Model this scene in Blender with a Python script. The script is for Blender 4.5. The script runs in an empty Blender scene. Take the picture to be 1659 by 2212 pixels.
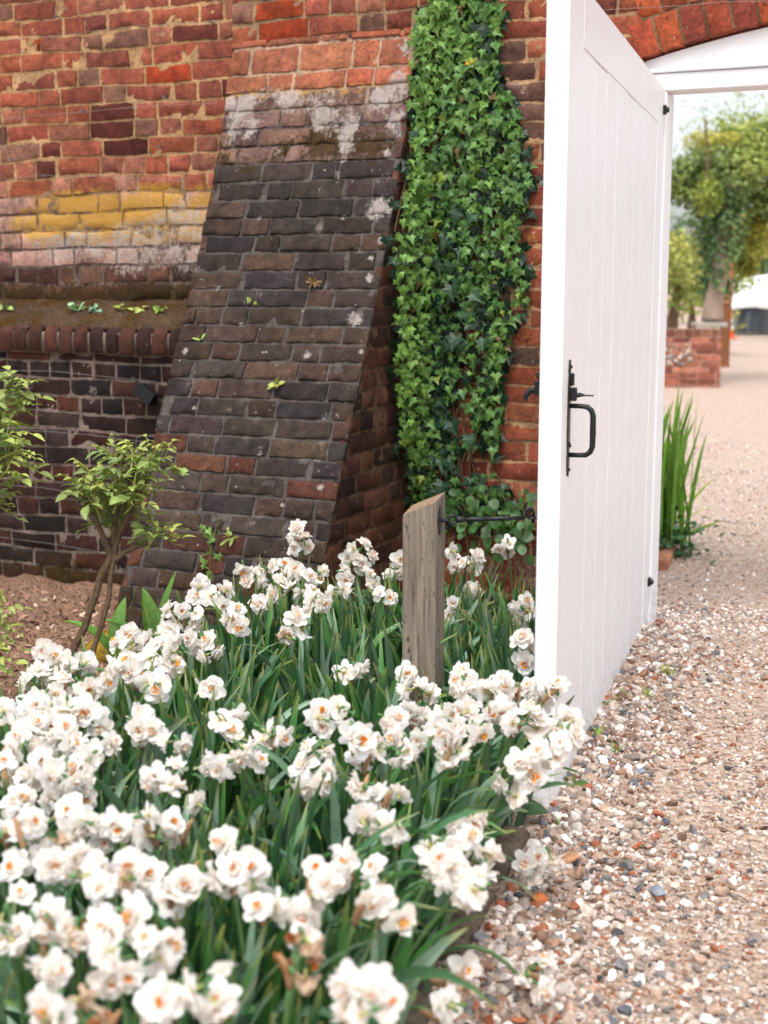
import bpy, math, random
import numpy as np
from mathutils import Vector, Matrix
R = math.radians
rng = np.random.default_rng(7)
random.seed(7)
SC = bpy.context.scene
COL = SC.collection

# ------------------------------------------------------------------ camera, sky, sun, exposure
EYE = 1.31
PITCH = R(9.5)
cam_d = bpy.data.cameras.new('camera')
cam = bpy.data.objects.new('camera', cam_d); COL.objects.link(cam)
cam.location = (0, 0, EYE); cam.rotation_euler = (R(90) - PITCH, 0, 0)
cam_d.sensor_fit = 'VERTICAL'; cam_d.sensor_height = 36; cam_d.sensor_width = 27
cam_d.lens = 2946 / 2212 * 36
cam_d.clip_start = 0.05; cam_d.clip_end = 1000
cam_d.dof.use_dof = True; cam_d.dof.focus_distance = 3.8; cam_d.dof.aperture_fstop = 3.5
SC.camera = cam
SUN_EL, SUN_AZ = R(66), R(192)          # azimuth clockwise from +Y: from behind the camera
w = bpy.data.worlds.new('World'); SC.world = w; w.use_nodes = True
nt = w.node_tree; nt.nodes.clear()
sky = nt.nodes.new('ShaderNodeTexSky'); sky.sky_type = 'NISHITA'; sky.sun_disc = False
sky.sun_elevation = SUN_EL; sky.sun_rotation = SUN_AZ; sky.air_density = 1.0; sky.dust_density = 4.0
hs = nt.nodes.new('ShaderNodeHueSaturation'); hs.inputs['Saturation'].default_value = 0.34
bg = nt.nodes.new('ShaderNodeBackground'); bg.inputs['Strength'].default_value = 0.15
wo = nt.nodes.new('ShaderNodeOutputWorld')
nt.links.new(sky.outputs[0], hs.inputs['Color']); nt.links.new(hs.outputs[0], bg.inputs[0]); nt.links.new(bg.outputs[0], wo.inputs[0])
sd = bpy.data.lights.new('sun', 'SUN'); sd.energy = 0.62; sd.angle = R(28); sd.color = (1.0, 0.975, 0.94)
sun = bpy.data.objects.new('sun', sd); COL.objects.link(sun)
sv = Vector((math.sin(SUN_AZ) * math.cos(SUN_EL), math.cos(SUN_AZ) * math.cos(SUN_EL), math.sin(SUN_EL)))
sun.rotation_euler = sv.to_track_quat('Z', 'Y').to_euler()
SC.view_settings.view_transform = 'Standard'; SC.view_settings.look = 'None'
SC.view_settings.gamma = 1.0; SC.view_settings.exposure = 1.25
SC.cycles.use_denoising = True
SC.cycles.max_bounces = 8; SC.cycles.diffuse_bounces = 4; SC.cycles.transparent_max_bounces = 8

# ------------------------------------------------------------------ helpers
F, CX, CY = 2946.0, 829.5, 1106.0
AX_F = np.array([0, math.cos(PITCH), -math.sin(PITCH)]); AX_U = np.array([0, math.sin(PITCH), math.cos(PITCH)]); AX_R = np.array([1.0, 0, 0])
E0 = np.array([0, 0, EYE])
def ray(x, y): return AX_F + (x - CX) / F * AX_R - (y - CY) / F * AX_U
def at_z(x, y, z):
    d = ray(x, y); return E0 + (z - EYE) / d[2] * d
def at_depth(x, y, dep): return E0 + dep * ray(x, y)
def at_plane(x, y, o, n):
    d = ray(x, y); return E0 + np.dot(o - E0, n) / np.dot(d, n) * d
def project(p):
    q = np.asarray(p) - E0; d = q @ AX_F
    return CX + F * q[0] / d, CY - F * (q @ AX_U) / d

def lin(h):
    h = h.lstrip('#'); v = np.array([int(h[i:i + 2], 16) for i in (0, 2, 4)]) / 255.0
    return np.where(v <= 0.04045, v / 12.92, ((v + 0.055) / 1.055) ** 2.4)

_P = rng.permutation(4096)
_V = rng.random(4096)
def vnoise(p, s=1.0):
    p = np.asarray(p, float) * s
    i = np.floor(p).astype(np.int64); f = p - i; f = f * f * (3 - 2 * f)
    out = 0
    for dx in (0, 1):
        for dy in (0, 1):
            for dz in (0, 1):
                h = _P[(i[..., 0] + dx) & 4095]; h = _P[(h + i[..., 1] + dy) & 4095]; h = _P[(h + i[..., 2] + dz) & 4095]
                wgt = (f[..., 0] if dx else 1 - f[..., 0]) * (f[..., 1] if dy else 1 - f[..., 1]) * (f[..., 2] if dz else 1 - f[..., 2])
                out = out + wgt * _V[h]
    return out
def fbm(p, s=1.0, o=3):
    a, t, r = 1.0, 0.0, 0.0
    for k in range(o):
        r = r + a * vnoise(np.asarray(p) + 17.3 * k, s); t += a; a *= 0.5; s *= 2.03
    return r / t

def tag(o, label=None, cat=None, group=None, kind=None):
    if label: o['label'] = label
    if cat: o['category'] = cat
    if group: o['group'] = group
    if kind: o['kind'] = kind
    return o
def empty(name, loc, label, cat, group=None):
    o = bpy.data.objects.new(name, None); COL.objects.link(o); o.location = tuple(loc); o.empty_display_size = 0.05
    return tag(o, label, cat, group)
def origin_of(o):
    p = np.zeros(3)
    while o is not None:
        p = p + np.array(o.location); o = o.parent
    return p

class MB:
    """collects vertices, faces, colours and masks in world space; build() links them as one mesh object"""
    def __init__(s): s.v = []; s.f = []; s.c = []; s.m = []; s.n = 0
    def add(s, v, f, c=(0.5, 0.5, 0.5), m=(0, 0, 0)):
        v = np.asarray(v, float).reshape(-1, 3); k = len(v)
        c = np.asarray(c, float); m = np.asarray(m, float)
        s.v.append(v); s.c.append(np.broadcast_to(c, (k, 3))); s.m.append(np.broadcast_to(m, (k, 3)))
        f = np.asarray(f) if not isinstance(f, np.ndarray) else f
        if f.dtype == object: s.f.extend([tuple(int(i) + s.n for i in q) for q in f])
        else: s.f.append(f + s.n)
        s.n += k
    def addm(s, v, fl, c=(0.5, 0.5, 0.5), m=(0, 0, 0)):      # mixed face list
        g = {}
        for q in fl: g.setdefault(len(q), []).append(q)
        n0 = s.n; first = True
        for q in g.values():
            if first: s.add(v, np.array(q), c, m); first = False
            else: s.f.append(np.array(q) + n0)
    def mesh(s, name, off=(0, 0, 0)):
        V = np.concatenate(s.v) - np.asarray(off, float)
        me = bpy.data.meshes.new(name)
        tot = [np.full(len(q), q.shape[1]) for q in s.f]; idx = [q.ravel() for q in s.f]
        tot = np.concatenate(tot).astype(np.int32); idx = np.concatenate(idx).astype(np.int32)
        me.vertices.add(len(V)); me.vertices.foreach_set('co', V.astype(np.float32).ravel())
        me.loops.add(len(idx)); me.loops.foreach_set('vertex_index', idx)
        me.polygons.add(len(tot)); st = np.zeros(len(tot), np.int32); st[1:] = np.cumsum(tot)[:-1]
        me.polygons.foreach_set('loop_start', st); me.polygons.foreach_set('loop_total', tot)
        me.update(calc_edges=True)
        for nm, dat in (('Col', s.c), ('Msk', s.m)):
            a = me.color_attributes.new(nm, 'FLOAT_COLOR', 'POINT')
            d = np.ones((len(V), 4), np.float32); d[:, :3] = np.concatenate(dat); a.data.foreach_set('color', d.ravel())
        me.validate()
        return me
    def build(s, name, mat, parent=None, base=None, smooth=False):
        off = origin_of(parent) if parent else (np.zeros(3) if base is None else np.asarray(base, float))
        me = s.mesh(name, off); me.materials.append(mat)
        me.polygons.foreach_set('use_smooth', np.full(len(me.polygons), bool(smooth)))
        o = bpy.data.objects.new(name, me); COL.objects.link(o)
        if parent: o.parent = parent
        else: o.location = tuple(off)
        return o
    def box(s, o, ax, ay, az, c=(0.5,) * 3, b=0.0, m=(0, 0, 0)):
        """box from corner o spanned by three edge vectors; b = chamfer"""
        o = np.asarray(o, float); A = [np.asarray(a, float) for a in (ax, ay, az)]
        if np.dot(np.cross(A[0], A[1]), A[2]) < 0: o = o + A[0]; A[0] = -A[0]
        if b <= 0:
            v = [o + i * A[0] + j * A[1] + k * A[2] for k in (0, 1) for j in (0, 1) for i in (0, 1)]
            f = [[0, 2, 3, 1], [4, 5, 7, 6], [0, 1, 5, 4], [2, 6, 7, 3], [0, 4, 6, 2], [1, 3, 7, 5]]
            s.add(v, np.array(f), c, m); return
        L = [np.linalg.norm(a) for a in A]; U = [a / l for a, l in zip(A, L)]
        v = []; ids = {}
        for k in (0, 1):
            for j in (0, 1):
                for i in (0, 1):
                    co = (i, j, k); P0 = o + i * A[0] + j * A[1] + k * A[2]
                    for d in range(3):
                        p = P0.copy()
                        for e in range(3):
                            if e != d: p = p + U[e] * b * (1 if co[e] == 0 else -1)
                        ids[(i, j, k, d)] = len(v); v.append(p)
        f = []
        for d in range(3):
            e, g = (d + 1) % 3, (d + 2) % 3
            for sgn in (0, 1):
                q = []
                for (a, c2) in ((0, 0), (1, 0), (1, 1), (0, 1)):
                    co = [0, 0, 0]; co[d] = sgn; co[e] = a; co[g] = c2; q.append(ids[(*co, d)])
                f.append(q if sgn else q[::-1])
            for (a, c2) in ((0, 0), (1, 0), (1, 1), (0, 1)):   # edges along d
                q = []
                for t, face in ((0, e), (1, e), (1, g), (0, g)):
                    co = [0, 0, 0]; co[d] = t; co[e] = a; co[g] = c2; q.append(ids[(*co, face)])
                f.append(q if (a == c2) else q[::-1])
        t3 = []
        for k in (0, 1):
            for j in (0, 1):
                for i in (0, 1):
                    q = [ids[(i, j, k, 0)], ids[(i, j, k, 1)], ids[(i, j, k, 2)]]
                    t3.append(q if (i + j + k) % 2 else q[::-1])
        n0 = s.n; s.add(v, np.array(f), c, m); s.f.append(np.array(t3) + n0)
    def tube(s, pts, rad, c=(0.5,) * 3, sides=7, cap=True, m=(0, 0, 0)):
        pts = np.asarray(pts, float); n = len(pts); rad = np.broadcast_to(np.asarray(rad, float), (n,))
        T = np.gradient(pts, axis=0); T /= np.linalg.norm(T, axis=1)[:, None] + 1e-12
        a = np.array([0, 0, 1.0]) if abs(T[0][2]) < 0.9 else np.array([1.0, 0, 0])
        X = np.cross(T[0], a); X /= np.linalg.norm(X)
        th = np.arange(sides) / sides * 2 * math.pi; rings = []
        for i in range(n):
            X = X - T[i] * np.dot(X, T[i]); X /= np.linalg.norm(X) + 1e-12; Y = np.cross(T[i], X)
            rings.append(pts[i] + rad[i] * (np.cos(th)[:, None] * X + np.sin(th)[:, None] * Y))
        v = np.concatenate(rings); f = []
        i0 = np.arange(n - 1)[:, None] * sides; k = np.arange(sides)[None]; k2 = (k + 1) % sides
        q = np.stack([i0 + k, i0 + k2, i0 + sides + k2, i0 + sides + k], -1).reshape(-1, 4)
        if np.ndim(c) == 2 and len(c) == n: c = np.repeat(np.asarray(c), sides, axis=0)
        n0 = s.n; s.add(v, q, c, m)
        if cap:
            s.f.append(np.array([list(range(sides))[::-1]]) + n0); s.f.append(np.array([list(range(sides))]) + n0 + (n - 1) * sides)
    def lathe(s, o, axis, prof, c=(0.5,) * 3, sides=16):
        axis = np.asarray(axis, float) / np.linalg.norm(axis); o = np.asarray(o, float)
        a = np.array([1.0, 0, 0]) if abs(axis[0]) < 0.9 else np.array([0, 1.0, 0])
        X = np.cross(axis, a); X /= np.linalg.norm(X); Y = np.cross(axis, X)
        th = np.arange(sides) / sides * 2 * math.pi
        v = np.concatenate([o + axis * h + r * (np.cos(th)[:, None] * X + np.sin(th)[:, None] * Y) for r, h in prof]); n = len(prof)
        i0 = np.arange(n - 1)[:, None] * sides; k = np.arange(sides)[None]; k2 = (k + 1) % sides
        q = np.stack([i0 + k, i0 + k2, i0 + sides + k2, i0 + sides + k], -1).reshape(-1, 4)
        n0 = s.n; s.add(v, q, c)
        s.f.append(np.array([list(range(sides))[::-1]]) + n0); s.f.append(np.array([list(range(sides))]) + n0 + (n - 1) * sides)
    def strip(s, rows, c, m=(0, 0, 0)):
        """rows: (n,k,3) grid -> quads"""
        rows = np.asarray(rows); n, k = rows.shape[:2]
        i = np.arange(n - 1)[:, None] * k; j = np.arange(k - 1)[None]
        q = np.stack([i + j, i + j + 1, i + k + j + 1, i + k + j], -1).reshape(-1, 4)
        s.add(rows.reshape(-1, 3), q, c, m)

# ------------------------------------------------------------------ materials
def new_mat(name):
    m = bpy.data.materials.new(name); m.use_nodes = True; n = m.node_tree; n.nodes.clear()
    out = n.nodes.new('ShaderNodeOutputMaterial'); b = n.nodes.new('ShaderNodeBsdfPrincipled'); n.links.new(b.outputs[0], out.inputs[0])
    return m, n, b, out
def N(n, t, **k):
    x = n.nodes.new(t)
    for a, v in k.items():
        if a in x.bl_rna.properties: setattr(x, a, v)
        else: x.inputs[a.replace('_', ' ')].default_value = v
    return x
def noise_node(n, scale, detail=4, rough=0.6, dist=0.0):
    tc = n.nodes.new('ShaderNodeTexCoord'); x = n.nodes.new('ShaderNodeTexNoise')
    x.inputs['Scale'].default_value = scale; x.inputs['Detail'].default_value = detail; x.inputs['Roughness'].default_value = rough; x.inputs['Distortion'].default_value = dist
    n.links.new(tc.outputs['Object'], x.inputs['Vector']); return x
def mapr(n, src, a, b, c=0.0, d=1.0):
    x = n.nodes.new('ShaderNodeMapRange'); x.inputs[1].default_value = a; x.inputs[2].default_value = b; x.inputs[3].default_value = c; x.inputs[4].default_value = d
    n.links.new(src, x.inputs[0]); return x.outputs[0]
def math_n(n, op, a, b):
    x = n.nodes.new('ShaderNodeMath'); x.operation = op
    for i, q in enumerate((a, b)):
        if isinstance(q, (int, float)): x.inputs[i].default_value = q
        else: n.links.new(q, x.inputs[i])
    return x.outputs[0]
def mix(n, fac, a, b, mode='MIX'):
    x = n.nodes.new('ShaderNodeMix'); x.data_type = 'RGBA'; x.blend_type = mode
    for sock, q in ((x.inputs[0], fac), (x.inputs[6], a), (x.inputs[7], b)):
        if isinstance(q, (int, float)): sock.default_value = q
        elif isinstance(q, (tuple, list, np.ndarray)): sock.default_value = (*[float(t) for t in q[:3]], 1)
        else: n.links.new(q, sock)
    return x.outputs[2]
def attr(n, name='Col'):
    a = n.nodes.new('ShaderNodeAttribute'); a.attribute_name = name; return a
def bump(n, b, h, strength=0.4, dist=0.01):
    x = n.nodes.new('ShaderNodeBump'); x.inputs['Strength'].default_value = strength; x.inputs['Distance'].default_value = dist
    n.links.new(h, x.inputs['Height']); n.links.new(x.outputs[0], b.inputs['Normal'])

def attr_mat(name, rough=0.6, var=0.25, scale=40, bs=0.2, bd=0.003, spec=0.3, trans=0.0, metallic=0.0):
    m, n, b, out = new_mat(name); a = attr(n)
    nz = noise_node(n, scale, 5)
    v = mapr(n, nz.outputs[0], 0.3, 0.7, 1 - var, 1 + var)
    c = mix(n, 1.0, a.outputs[0], v, 'MULTIPLY')
    n.links.new(c, b.inputs['Base Color']); b.inputs['Roughness'].default_value = rough
    b.inputs['Specular IOR Level'].default_value = spec; b.inputs['Metallic'].default_value = metallic
    if bs > 0: bump(n, b, nz.outputs[0], bs, bd)
    if trans > 0:
        t = n.nodes.new('ShaderNodeBsdfTranslucent'); n.links.new(c, t.inputs[0])
        x = n.nodes.new('ShaderNodeMixShader'); x.inputs[0].default_value = trans
        n.links.new(b.outputs[0], x.inputs[1]); n.links.new(t.outputs[0], x.inputs[2]); n.links.new(x.outputs[0], out.inputs[0])
    return m

def masonry_mat(name, pits=0.8, bs=0.8):
    """fired clay and mortar: colour per brick, fine grain, pits, and lichen or moss patches where the mask allows them"""
    m, n, b, out = new_mat(name); a = attr(n); k = attr(n, 'Msk')
    sep = n.nodes.new('ShaderNodeSeparateColor'); n.links.new(k.outputs[0], sep.inputs[0])
    fine = noise_node(n, 75, 8, 0.78); mid = noise_node(n, 22, 5, 0.65); pit = noise_node(n, 130, 2, 0.5); big = noise_node(n, 45, 7, 0.7, 0.4)
    c = mix(n, 1.0, a.outputs[0], mapr(n, fine.outputs[0], 0.3, 0.7, 0.72, 1.28), 'MULTIPLY')
    c = mix(n, 1.0, c, mapr(n, mid.outputs[0], 0.3, 0.7, 0.6, 1.4), 'MULTIPLY')
    c = mix(n, mapr(n, pit.outputs[0], 0.62, 0.69, 0, pits), c, (0.02, 0.011, 0.009))
    # pale bloom (salts) on some bricks
    sal = noise_node(n, 9, 5, 0.7)
    c = mix(n, mapr(n, sal.outputs[0], 0.64, 0.82, 0, 0.6), c, lin('#9a8a86'))
    # broad grime, and small pale lichen dots
    gr = noise_node(n, 4.5, 6, 0.65); c = mix(n, 1.0, c, mapr(n, gr.outputs[0], 0.35, 0.65, 0.76, 1.2), 'MULTIPLY')
    dots = noise_node(n, 48, 3, 0.55); c = mix(n, mapr(n, dots.outputs[0], 0.70, 0.74, 0, 0.7), c, lin('#a1978c'))
    dark = noise_node(n, 17, 6, 0.7); c = mix(n, mapr(n, dark.outputs[0], 0.61, 0.72, 0, 0.6), c, lin('#1d1512'))
    # moss, then yellow, then white lichen
    mossn = math_n(n, 'ADD', big.outputs[0], math_n(n, 'MULTIPLY', math_n(n, 'SUBTRACT', sep.outputs[2], 0.5), 0.7))
    c = mix(n, mapr(n, mossn, 0.52, 0.66, 0, 0.9), c, mix(n, mid.outputs[0], lin('#1c120b'), lin('#43330f')))
    yn = noise_node(n, 30, 6, 0.7)
    yl = math_n(n, 'ADD', yn.outputs[0], math_n(n, 'MULTIPLY', math_n(n, 'SUBTRACT', sep.outputs[1], 0.5), 0.9))
    c = mix(n, mapr(n, yl, 0.46, 0.68, 0, 0.88), c, mix(n, fine.outputs[0], lin('#a0721a'), lin('#b8944a')))
    wn = noise_node(n, 55, 7, 0.72)
    wl = math_n(n, 'ADD', wn.outputs[0], math_n(n, 'MULTIPLY', math_n(n, 'SUBTRACT', sep.outputs[0], 0.5), 0.9))
    c = mix(n, mapr(n, wl, 0.49, 0.66, 0, 0.8), c, mix(n, fine.outputs[0], lin('#7d7470'), lin('#bab1a8')))
    n.links.new(c, b.inputs['Base Color']); b.inputs['Roughness'].default_value = 0.92; b.inputs['Specular IOR Level'].default_value = 0.15
    h = math_n(n, 'ADD', fine.outputs[0], math_n(n, 'MULTIPLY', mid.outputs[0], 0.25))
    h = math_n(n, 'SUBTRACT', h, mapr(n, pit.outputs[0], 0.66, 0.74, 0, 1.0))
    bump(n, b, h, bs, 0.006)
    return m

M = {}
M['masonry'] = masonry_mat('weathered masonry')
M['leaf'] = attr_mat('leaf', 0.45, 0.22, 60, 0.15, 0.002, 0.4, 0.22)
M['strap'] = attr_mat('daffodil leaf', 0.42, 0.18, 25, 0.1, 0.002, 0.45, 0.18)
M['petal'] = attr_mat('petal', 0.6, 0.04, 60, 0.05, 0.001, 0.2, 0.5)
M['orange'] = attr_mat('flower centre', 0.55, 0.2, 120, 0.1, 0.001, 0.2, 0.25)
M['bark'] = attr_mat('bark', 0.9, 0.4, 60, 0.8, 0.006, 0.15)
M['stone'] = attr_mat('flint gravel', 0.7, 0.3, 90, 0.4, 0.002, 0.3)
M['chip'] = attr_mat('bark mulch', 0.9, 0.3, 80, 0.5, 0.003, 0.15)
M['iron'] = attr_mat('black iron', 0.42, 0.3, 60, 0.25, 0.001, 0.35)
M['wire'] = attr_mat('galvanised wire', 0.5, 0.2, 40, 0.0, 0.001, 0.5)
M['moss'] = attr_mat('moss', 0.95, 0.5, 70, 1.0, 0.012, 0.1)
M['matte'] = attr_mat('matte painted', 0.7, 0.1, 10, 0.1, 0.002, 0.3)

def paint_mat():
    m, n, b, out = new_mat('white gate paint')
    nz = noise_node(n, 6, 5, 0.6); sp = noise_node(n, 70, 3, 0.6); fib = n.nodes.new('ShaderNodeTexNoise')
    tc = n.nodes.new('ShaderNodeTexCoord'); mp = n.nodes.new('ShaderNodeMapping'); mp.inputs['Scale'].default_value = (60, 60, 2)
    n.links.new(tc.outputs['Object'], mp.inputs[0]); n.links.new(mp.outputs[0], fib.inputs['Vector']); fib.inputs['Scale'].default_value = 1.0; fib.inputs['Detail'].default_value = 4
    c = mix(n, mapr(n, nz.outputs[0], 0.4, 0.75, 0, 0.35), lin('#e4e6e9'), lin('#d9d7d4'))
    c = mix(n, mapr(n, sp.outputs[0], 0.72, 0.8, 0, 0.35), c, lin('#a9947c'))
    sx = n.nodes.new('ShaderNodeSeparateXYZ'); geo = n.nodes.new('ShaderNodeNewGeometry'); n.links.new(geo.outputs['Position'], sx.inputs[0])
    mud = noise_node(n, 38, 6, 0.7); low = mapr(n, sx.outputs[2], 0.0, 0.32, 0.16, 0.0)
    c = mix(n, mapr(n, math_n(n, 'ADD', mud.outputs[0], low), 0.60, 0.74, 0, 0.5), c, lin('#a08a72'))
    n.links.new(c, b.inputs['Base Color']); b.inputs['Roughness'].default_value = 0.42; b.inputs['Specular IOR Level'].default_value = 0.4
    bump(n, b, fib.outputs[0], 0.16, 0.002)
    return m
M['paint'] = paint_mat()

def wood_mat():
    m, n, b, out = new_mat('weathered oak')
    tc = n.nodes.new('ShaderNodeTexCoord'); a = attr(n)
    def stretched(sx, sz, det):
        mp = n.nodes.new('ShaderNodeMapping'); mp.inputs['Scale'].default_value = (sx, sx, sz); n.links.new(tc.outputs['Object'], mp.inputs[0])
        q = n.nodes.new('ShaderNodeTexNoise'); q.inputs['Scale'].default_value = 1; q.inputs['Detail'].default_value = det; n.links.new(mp.outputs[0], q.inputs['Vector']); return q
    g = stretched(150, 6, 6); l = stretched(110, 38, 4); p = stretched(22, 7, 5)
    c = mix(n, 1.0, a.outputs[0], mapr(n, g.outputs[0], 0.3, 0.7, 0.5, 1.4), 'MULTIPLY')
    c = mix(n, mapr(n, p.outputs[0], 0.45, 0.7, 0, 0.6), c, lin('#726b62'))
    c = mix(n, mapr(n, l.outputs[0], 0.61, 0.69, 0, 0.8), c, lin('#2a2420'))
    n.links.new(c, b.inputs['Base Color']); b.inputs['Roughness'].default_value = 0.85; b.inputs['Specular IOR Level'].default_value = 0.2
    bump(n, b, g.outputs[0], 0.9, 0.006)
    return m
M['oak'] = wood_mat()

def ground_mat(name, cols, cell=45, amt=0.6, bs=0.8, base=None, paler_far=False):
    """sandy ground with embedded small stones"""
    m, n, b, out = new_mat(name); tc = n.nodes.new('ShaderNodeTexCoord')
    v = n.nodes.new('ShaderNodeTexVoronoi'); v.inputs['Scale'].default_value = cell; n.links.new(tc.outputs['Object'], v.inputs['Vector'])
    v2 = n.nodes.new('ShaderNodeTexVoronoi'); v2.inputs['Scale'].default_value = cell * 2.7; n.links.new(tc.outputs['Object'], v2.inputs['Vector'])
    big = noise_node(n, 1.2, 5); fine = noise_node(n, 60, 6, 0.7)
    r = n.nodes.new('ShaderNodeValToRGB'); r.color_ramp.interpolation = 'CONSTANT'
    e = r.color_ramp.elements; st = [i / len(cols) for i in range(len(cols))]
    while len(e) < len(cols): e.new(0.5)
    for i, q in enumerate(cols): e[i].position = st[i]; e[i].color = (*lin(q), 1)
    sp = n.nodes.new('ShaderNodeSeparateColor'); n.links.new(v.outputs['Color'], sp.inputs[0]); n.links.new(sp.outputs[0], r.inputs[0])
    r2 = n.nodes.new('ShaderNodeValToRGB'); r2.color_ramp.interpolation = 'CONSTANT'; e = r2.color_ramp.elements
    while len(e) < len(cols): e.new(0.5)
    for i, q in enumerate(cols): e[i].position = st[i]; e[i].color = (*lin(q), 1)
    sp2 = n.nodes.new('ShaderNodeSeparateColor'); n.links.new(v2.outputs['Color'], sp2.inputs[0]); n.links.new(sp2.outputs[1], r2.inputs[0])
    sy = n.nodes.new('ShaderNodeSeparateXYZ'); n.links.new(tc.outputs['Object'], sy.inputs[0])
    bc = mix(n, 1.0, base if base is not None else lin('#a5806a'), mapr(n, fine.outputs[0], 0.3, 0.7, 0.7, 1.3), 'MULTIPLY')
    c = mix(n, math_n(n, 'MULTIPLY', mapr(n, v2.outputs['Distance'], 0.55, 0.35, 0, amt), mapr(n, fine.outputs[0], 0.3, 0.5, 0.3, 1)), bc, r2.outputs[0])
    pick = math_n(n, 'MULTIPLY', mapr(n, v.outputs['Distance'], 0.5, 0.38, 0, amt), mapr(n, big.outputs[0], 0.42, 0.58, 0.15, 1.0))
    c = mix(n, pick, c, r.outputs[0])
    if paler_far: c = mix(n, math_n(n, 'MULTIPLY', attr(n, 'Msk').outputs['Fac'], 0.16), c, lin('#d6c2b6'))  # blend towards a paler tone by the mask
    n.links.new(c, b.inputs['Base Color']); b.inputs['Roughness'].default_value = 0.9; b.inputs['Specular IOR Level'].default_value = 0.2
    h = math_n(n, 'ADD', fine.outputs[0], math_n(n, 'MULTIPLY', mapr(n, v.outputs['Distance'], 0.6, 0.1), 1.5)); bump(n, b, h, bs, 0.01)
    return m
GRAVEL = ['#c9bcb1', '#b59b8a', '#a07a60', '#cfc4ba', '#976d50', '#b5a193', '#7f726c', '#a9846c', '#beaea2', '#8a4f30', '#baa393']
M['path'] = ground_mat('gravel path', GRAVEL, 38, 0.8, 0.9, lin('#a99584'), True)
M['soil'] = ground_mat('bed soil', ['#775a48', '#866856', '#a08270', '#5f4637', '#8f6f5a', '#ab8f7c'], 55, 0.6, 1.0, lin('#80614e'))
M['far'] = ground_mat('far ground', GRAVEL, 12, 0.4, 0.4, lin('#b59a89'))

# ------------------------------------------------------------------ frames of the place
GAZ = R(17.39)
GN = np.array([0.413, 3.172, 0.0])                               # gate: free lower corner
GE = np.array([math.sin(GAZ), math.cos(GAZ), 0.0])               # along the gate, away from the camera
GP = np.array([GE[1], -GE[0], 0.0])                              # out of its path side
GL, GH, GT = 1.985, 2.0, 0.053
O = GN + GL * GE                                                 # hinge: on the wall face
WA = R(66)
WR = np.array([math.sin(WA), -math.cos(WA), 0.0]); WN = np.array([-math.cos(WA), -math.sin(WA), 0.0]); Z = np.array([0, 0, 1.0])
SBL, SBR = -1.775, -0.965                                        # the buttress' two sides along the wall
_pz = [0, 0.443, 0.839, 1.163, 1.537, 1.9, 2.28, 3.2]; _pp = [0.99, 0.785, 0.60, 0.43, 0.255, 0.11, 0.0, 0.0]
def proj_at(z): return np.interp(z, _pz, _pp)

# ------------------------------------------------------------------ the ground
GROUND = MB()
def sheet(name, mat, xs, ys, hf, lab=None, kind='structure', colour=(0.5, 0.5, 0.5), smooth=True):
    X, Y = np.meshgrid(xs, ys); P = np.stack([X, Y, hf(X, Y)], -1)
    b = MB(); b.strip(P, colour); return tag(b.build(name, mat, smooth=smooth), lab, None, None, kind)
def edge_x(y): return GN[0] + (y - GN[1]) * math.tan(GAZ)        # the line of gate and edging stones
def nz2(X, Y, s): return fbm(np.stack([X, Y, 0 * X + 3.3], -1), s, 4) - 0.5
tag(sheet('ground', M['far'], np.linspace(-400, 400, 9), np.linspace(-100, 800, 9), lambda X, Y: X * 0 - 0.06), kind='structure')
ts = np.linspace(-0.06, 1, 110)
yy = np.concatenate([np.linspace(0.2, 6.5, 170), np.linspace(6.7, 60, 50)])
T_, Y_ = np.meshgrid(ts, yy)
width = 3.0 + np.clip(Y_ - 6, 0, None) * 1.4
X_ = edge_x(np.minimum(Y_, 5.2)) - np.clip(Y_ - 5.3, 0, 60) * 0.35 + T_ * width
PH = lambda X, Y: 0.012 + 0.03 * nz2(X, Y, 1.3) + 0.006 * nz2(X, Y, 12) + 0.035 * np.exp(-((X - edge_x(Y)) / 0.14) ** 2) * (Y < 5)
dust = np.clip((Y_ - 2.6) / 5.5, 0, 1) * (.6 + .8 * fbm(np.stack([X_, Y_, 0 * X_], -1), .8, 3)); b = MB(); b.strip(np.stack([X_, Y_, PH(X_, Y_)], -1), (0.5,) * 3, np.repeat(dust.reshape(-1, 1), 3, 1)); tag(b.build('gravel_path', M['path'], smooth=True), kind='structure')  # mask grows with distance, so the path colour turns paler farther off
SH = lambda X, Y: 0.02 + 0.03 * nz2(X, Y, 2.0) + 0.085 * nz2(X, Y, 7) + 0.035 * nz2(X, Y, 24)
ys = np.linspace(0.4, 7.3, 220); ts = np.linspace(0, 1, 130); T_, Y_ = np.meshgrid(ts, ys)
X_ = -4.2 + T_ * (np.minimum(edge_x(np.minimum(Y_, 5.1)), 0.99) - 0.02 + 4.2)
b = MB(); b.strip(np.stack([X_, Y_, SH(X_, Y_)], -1), (0.5,) * 3); tag(b.build('soil_bed', M['soil'], smooth=True), kind='structure')

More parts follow.
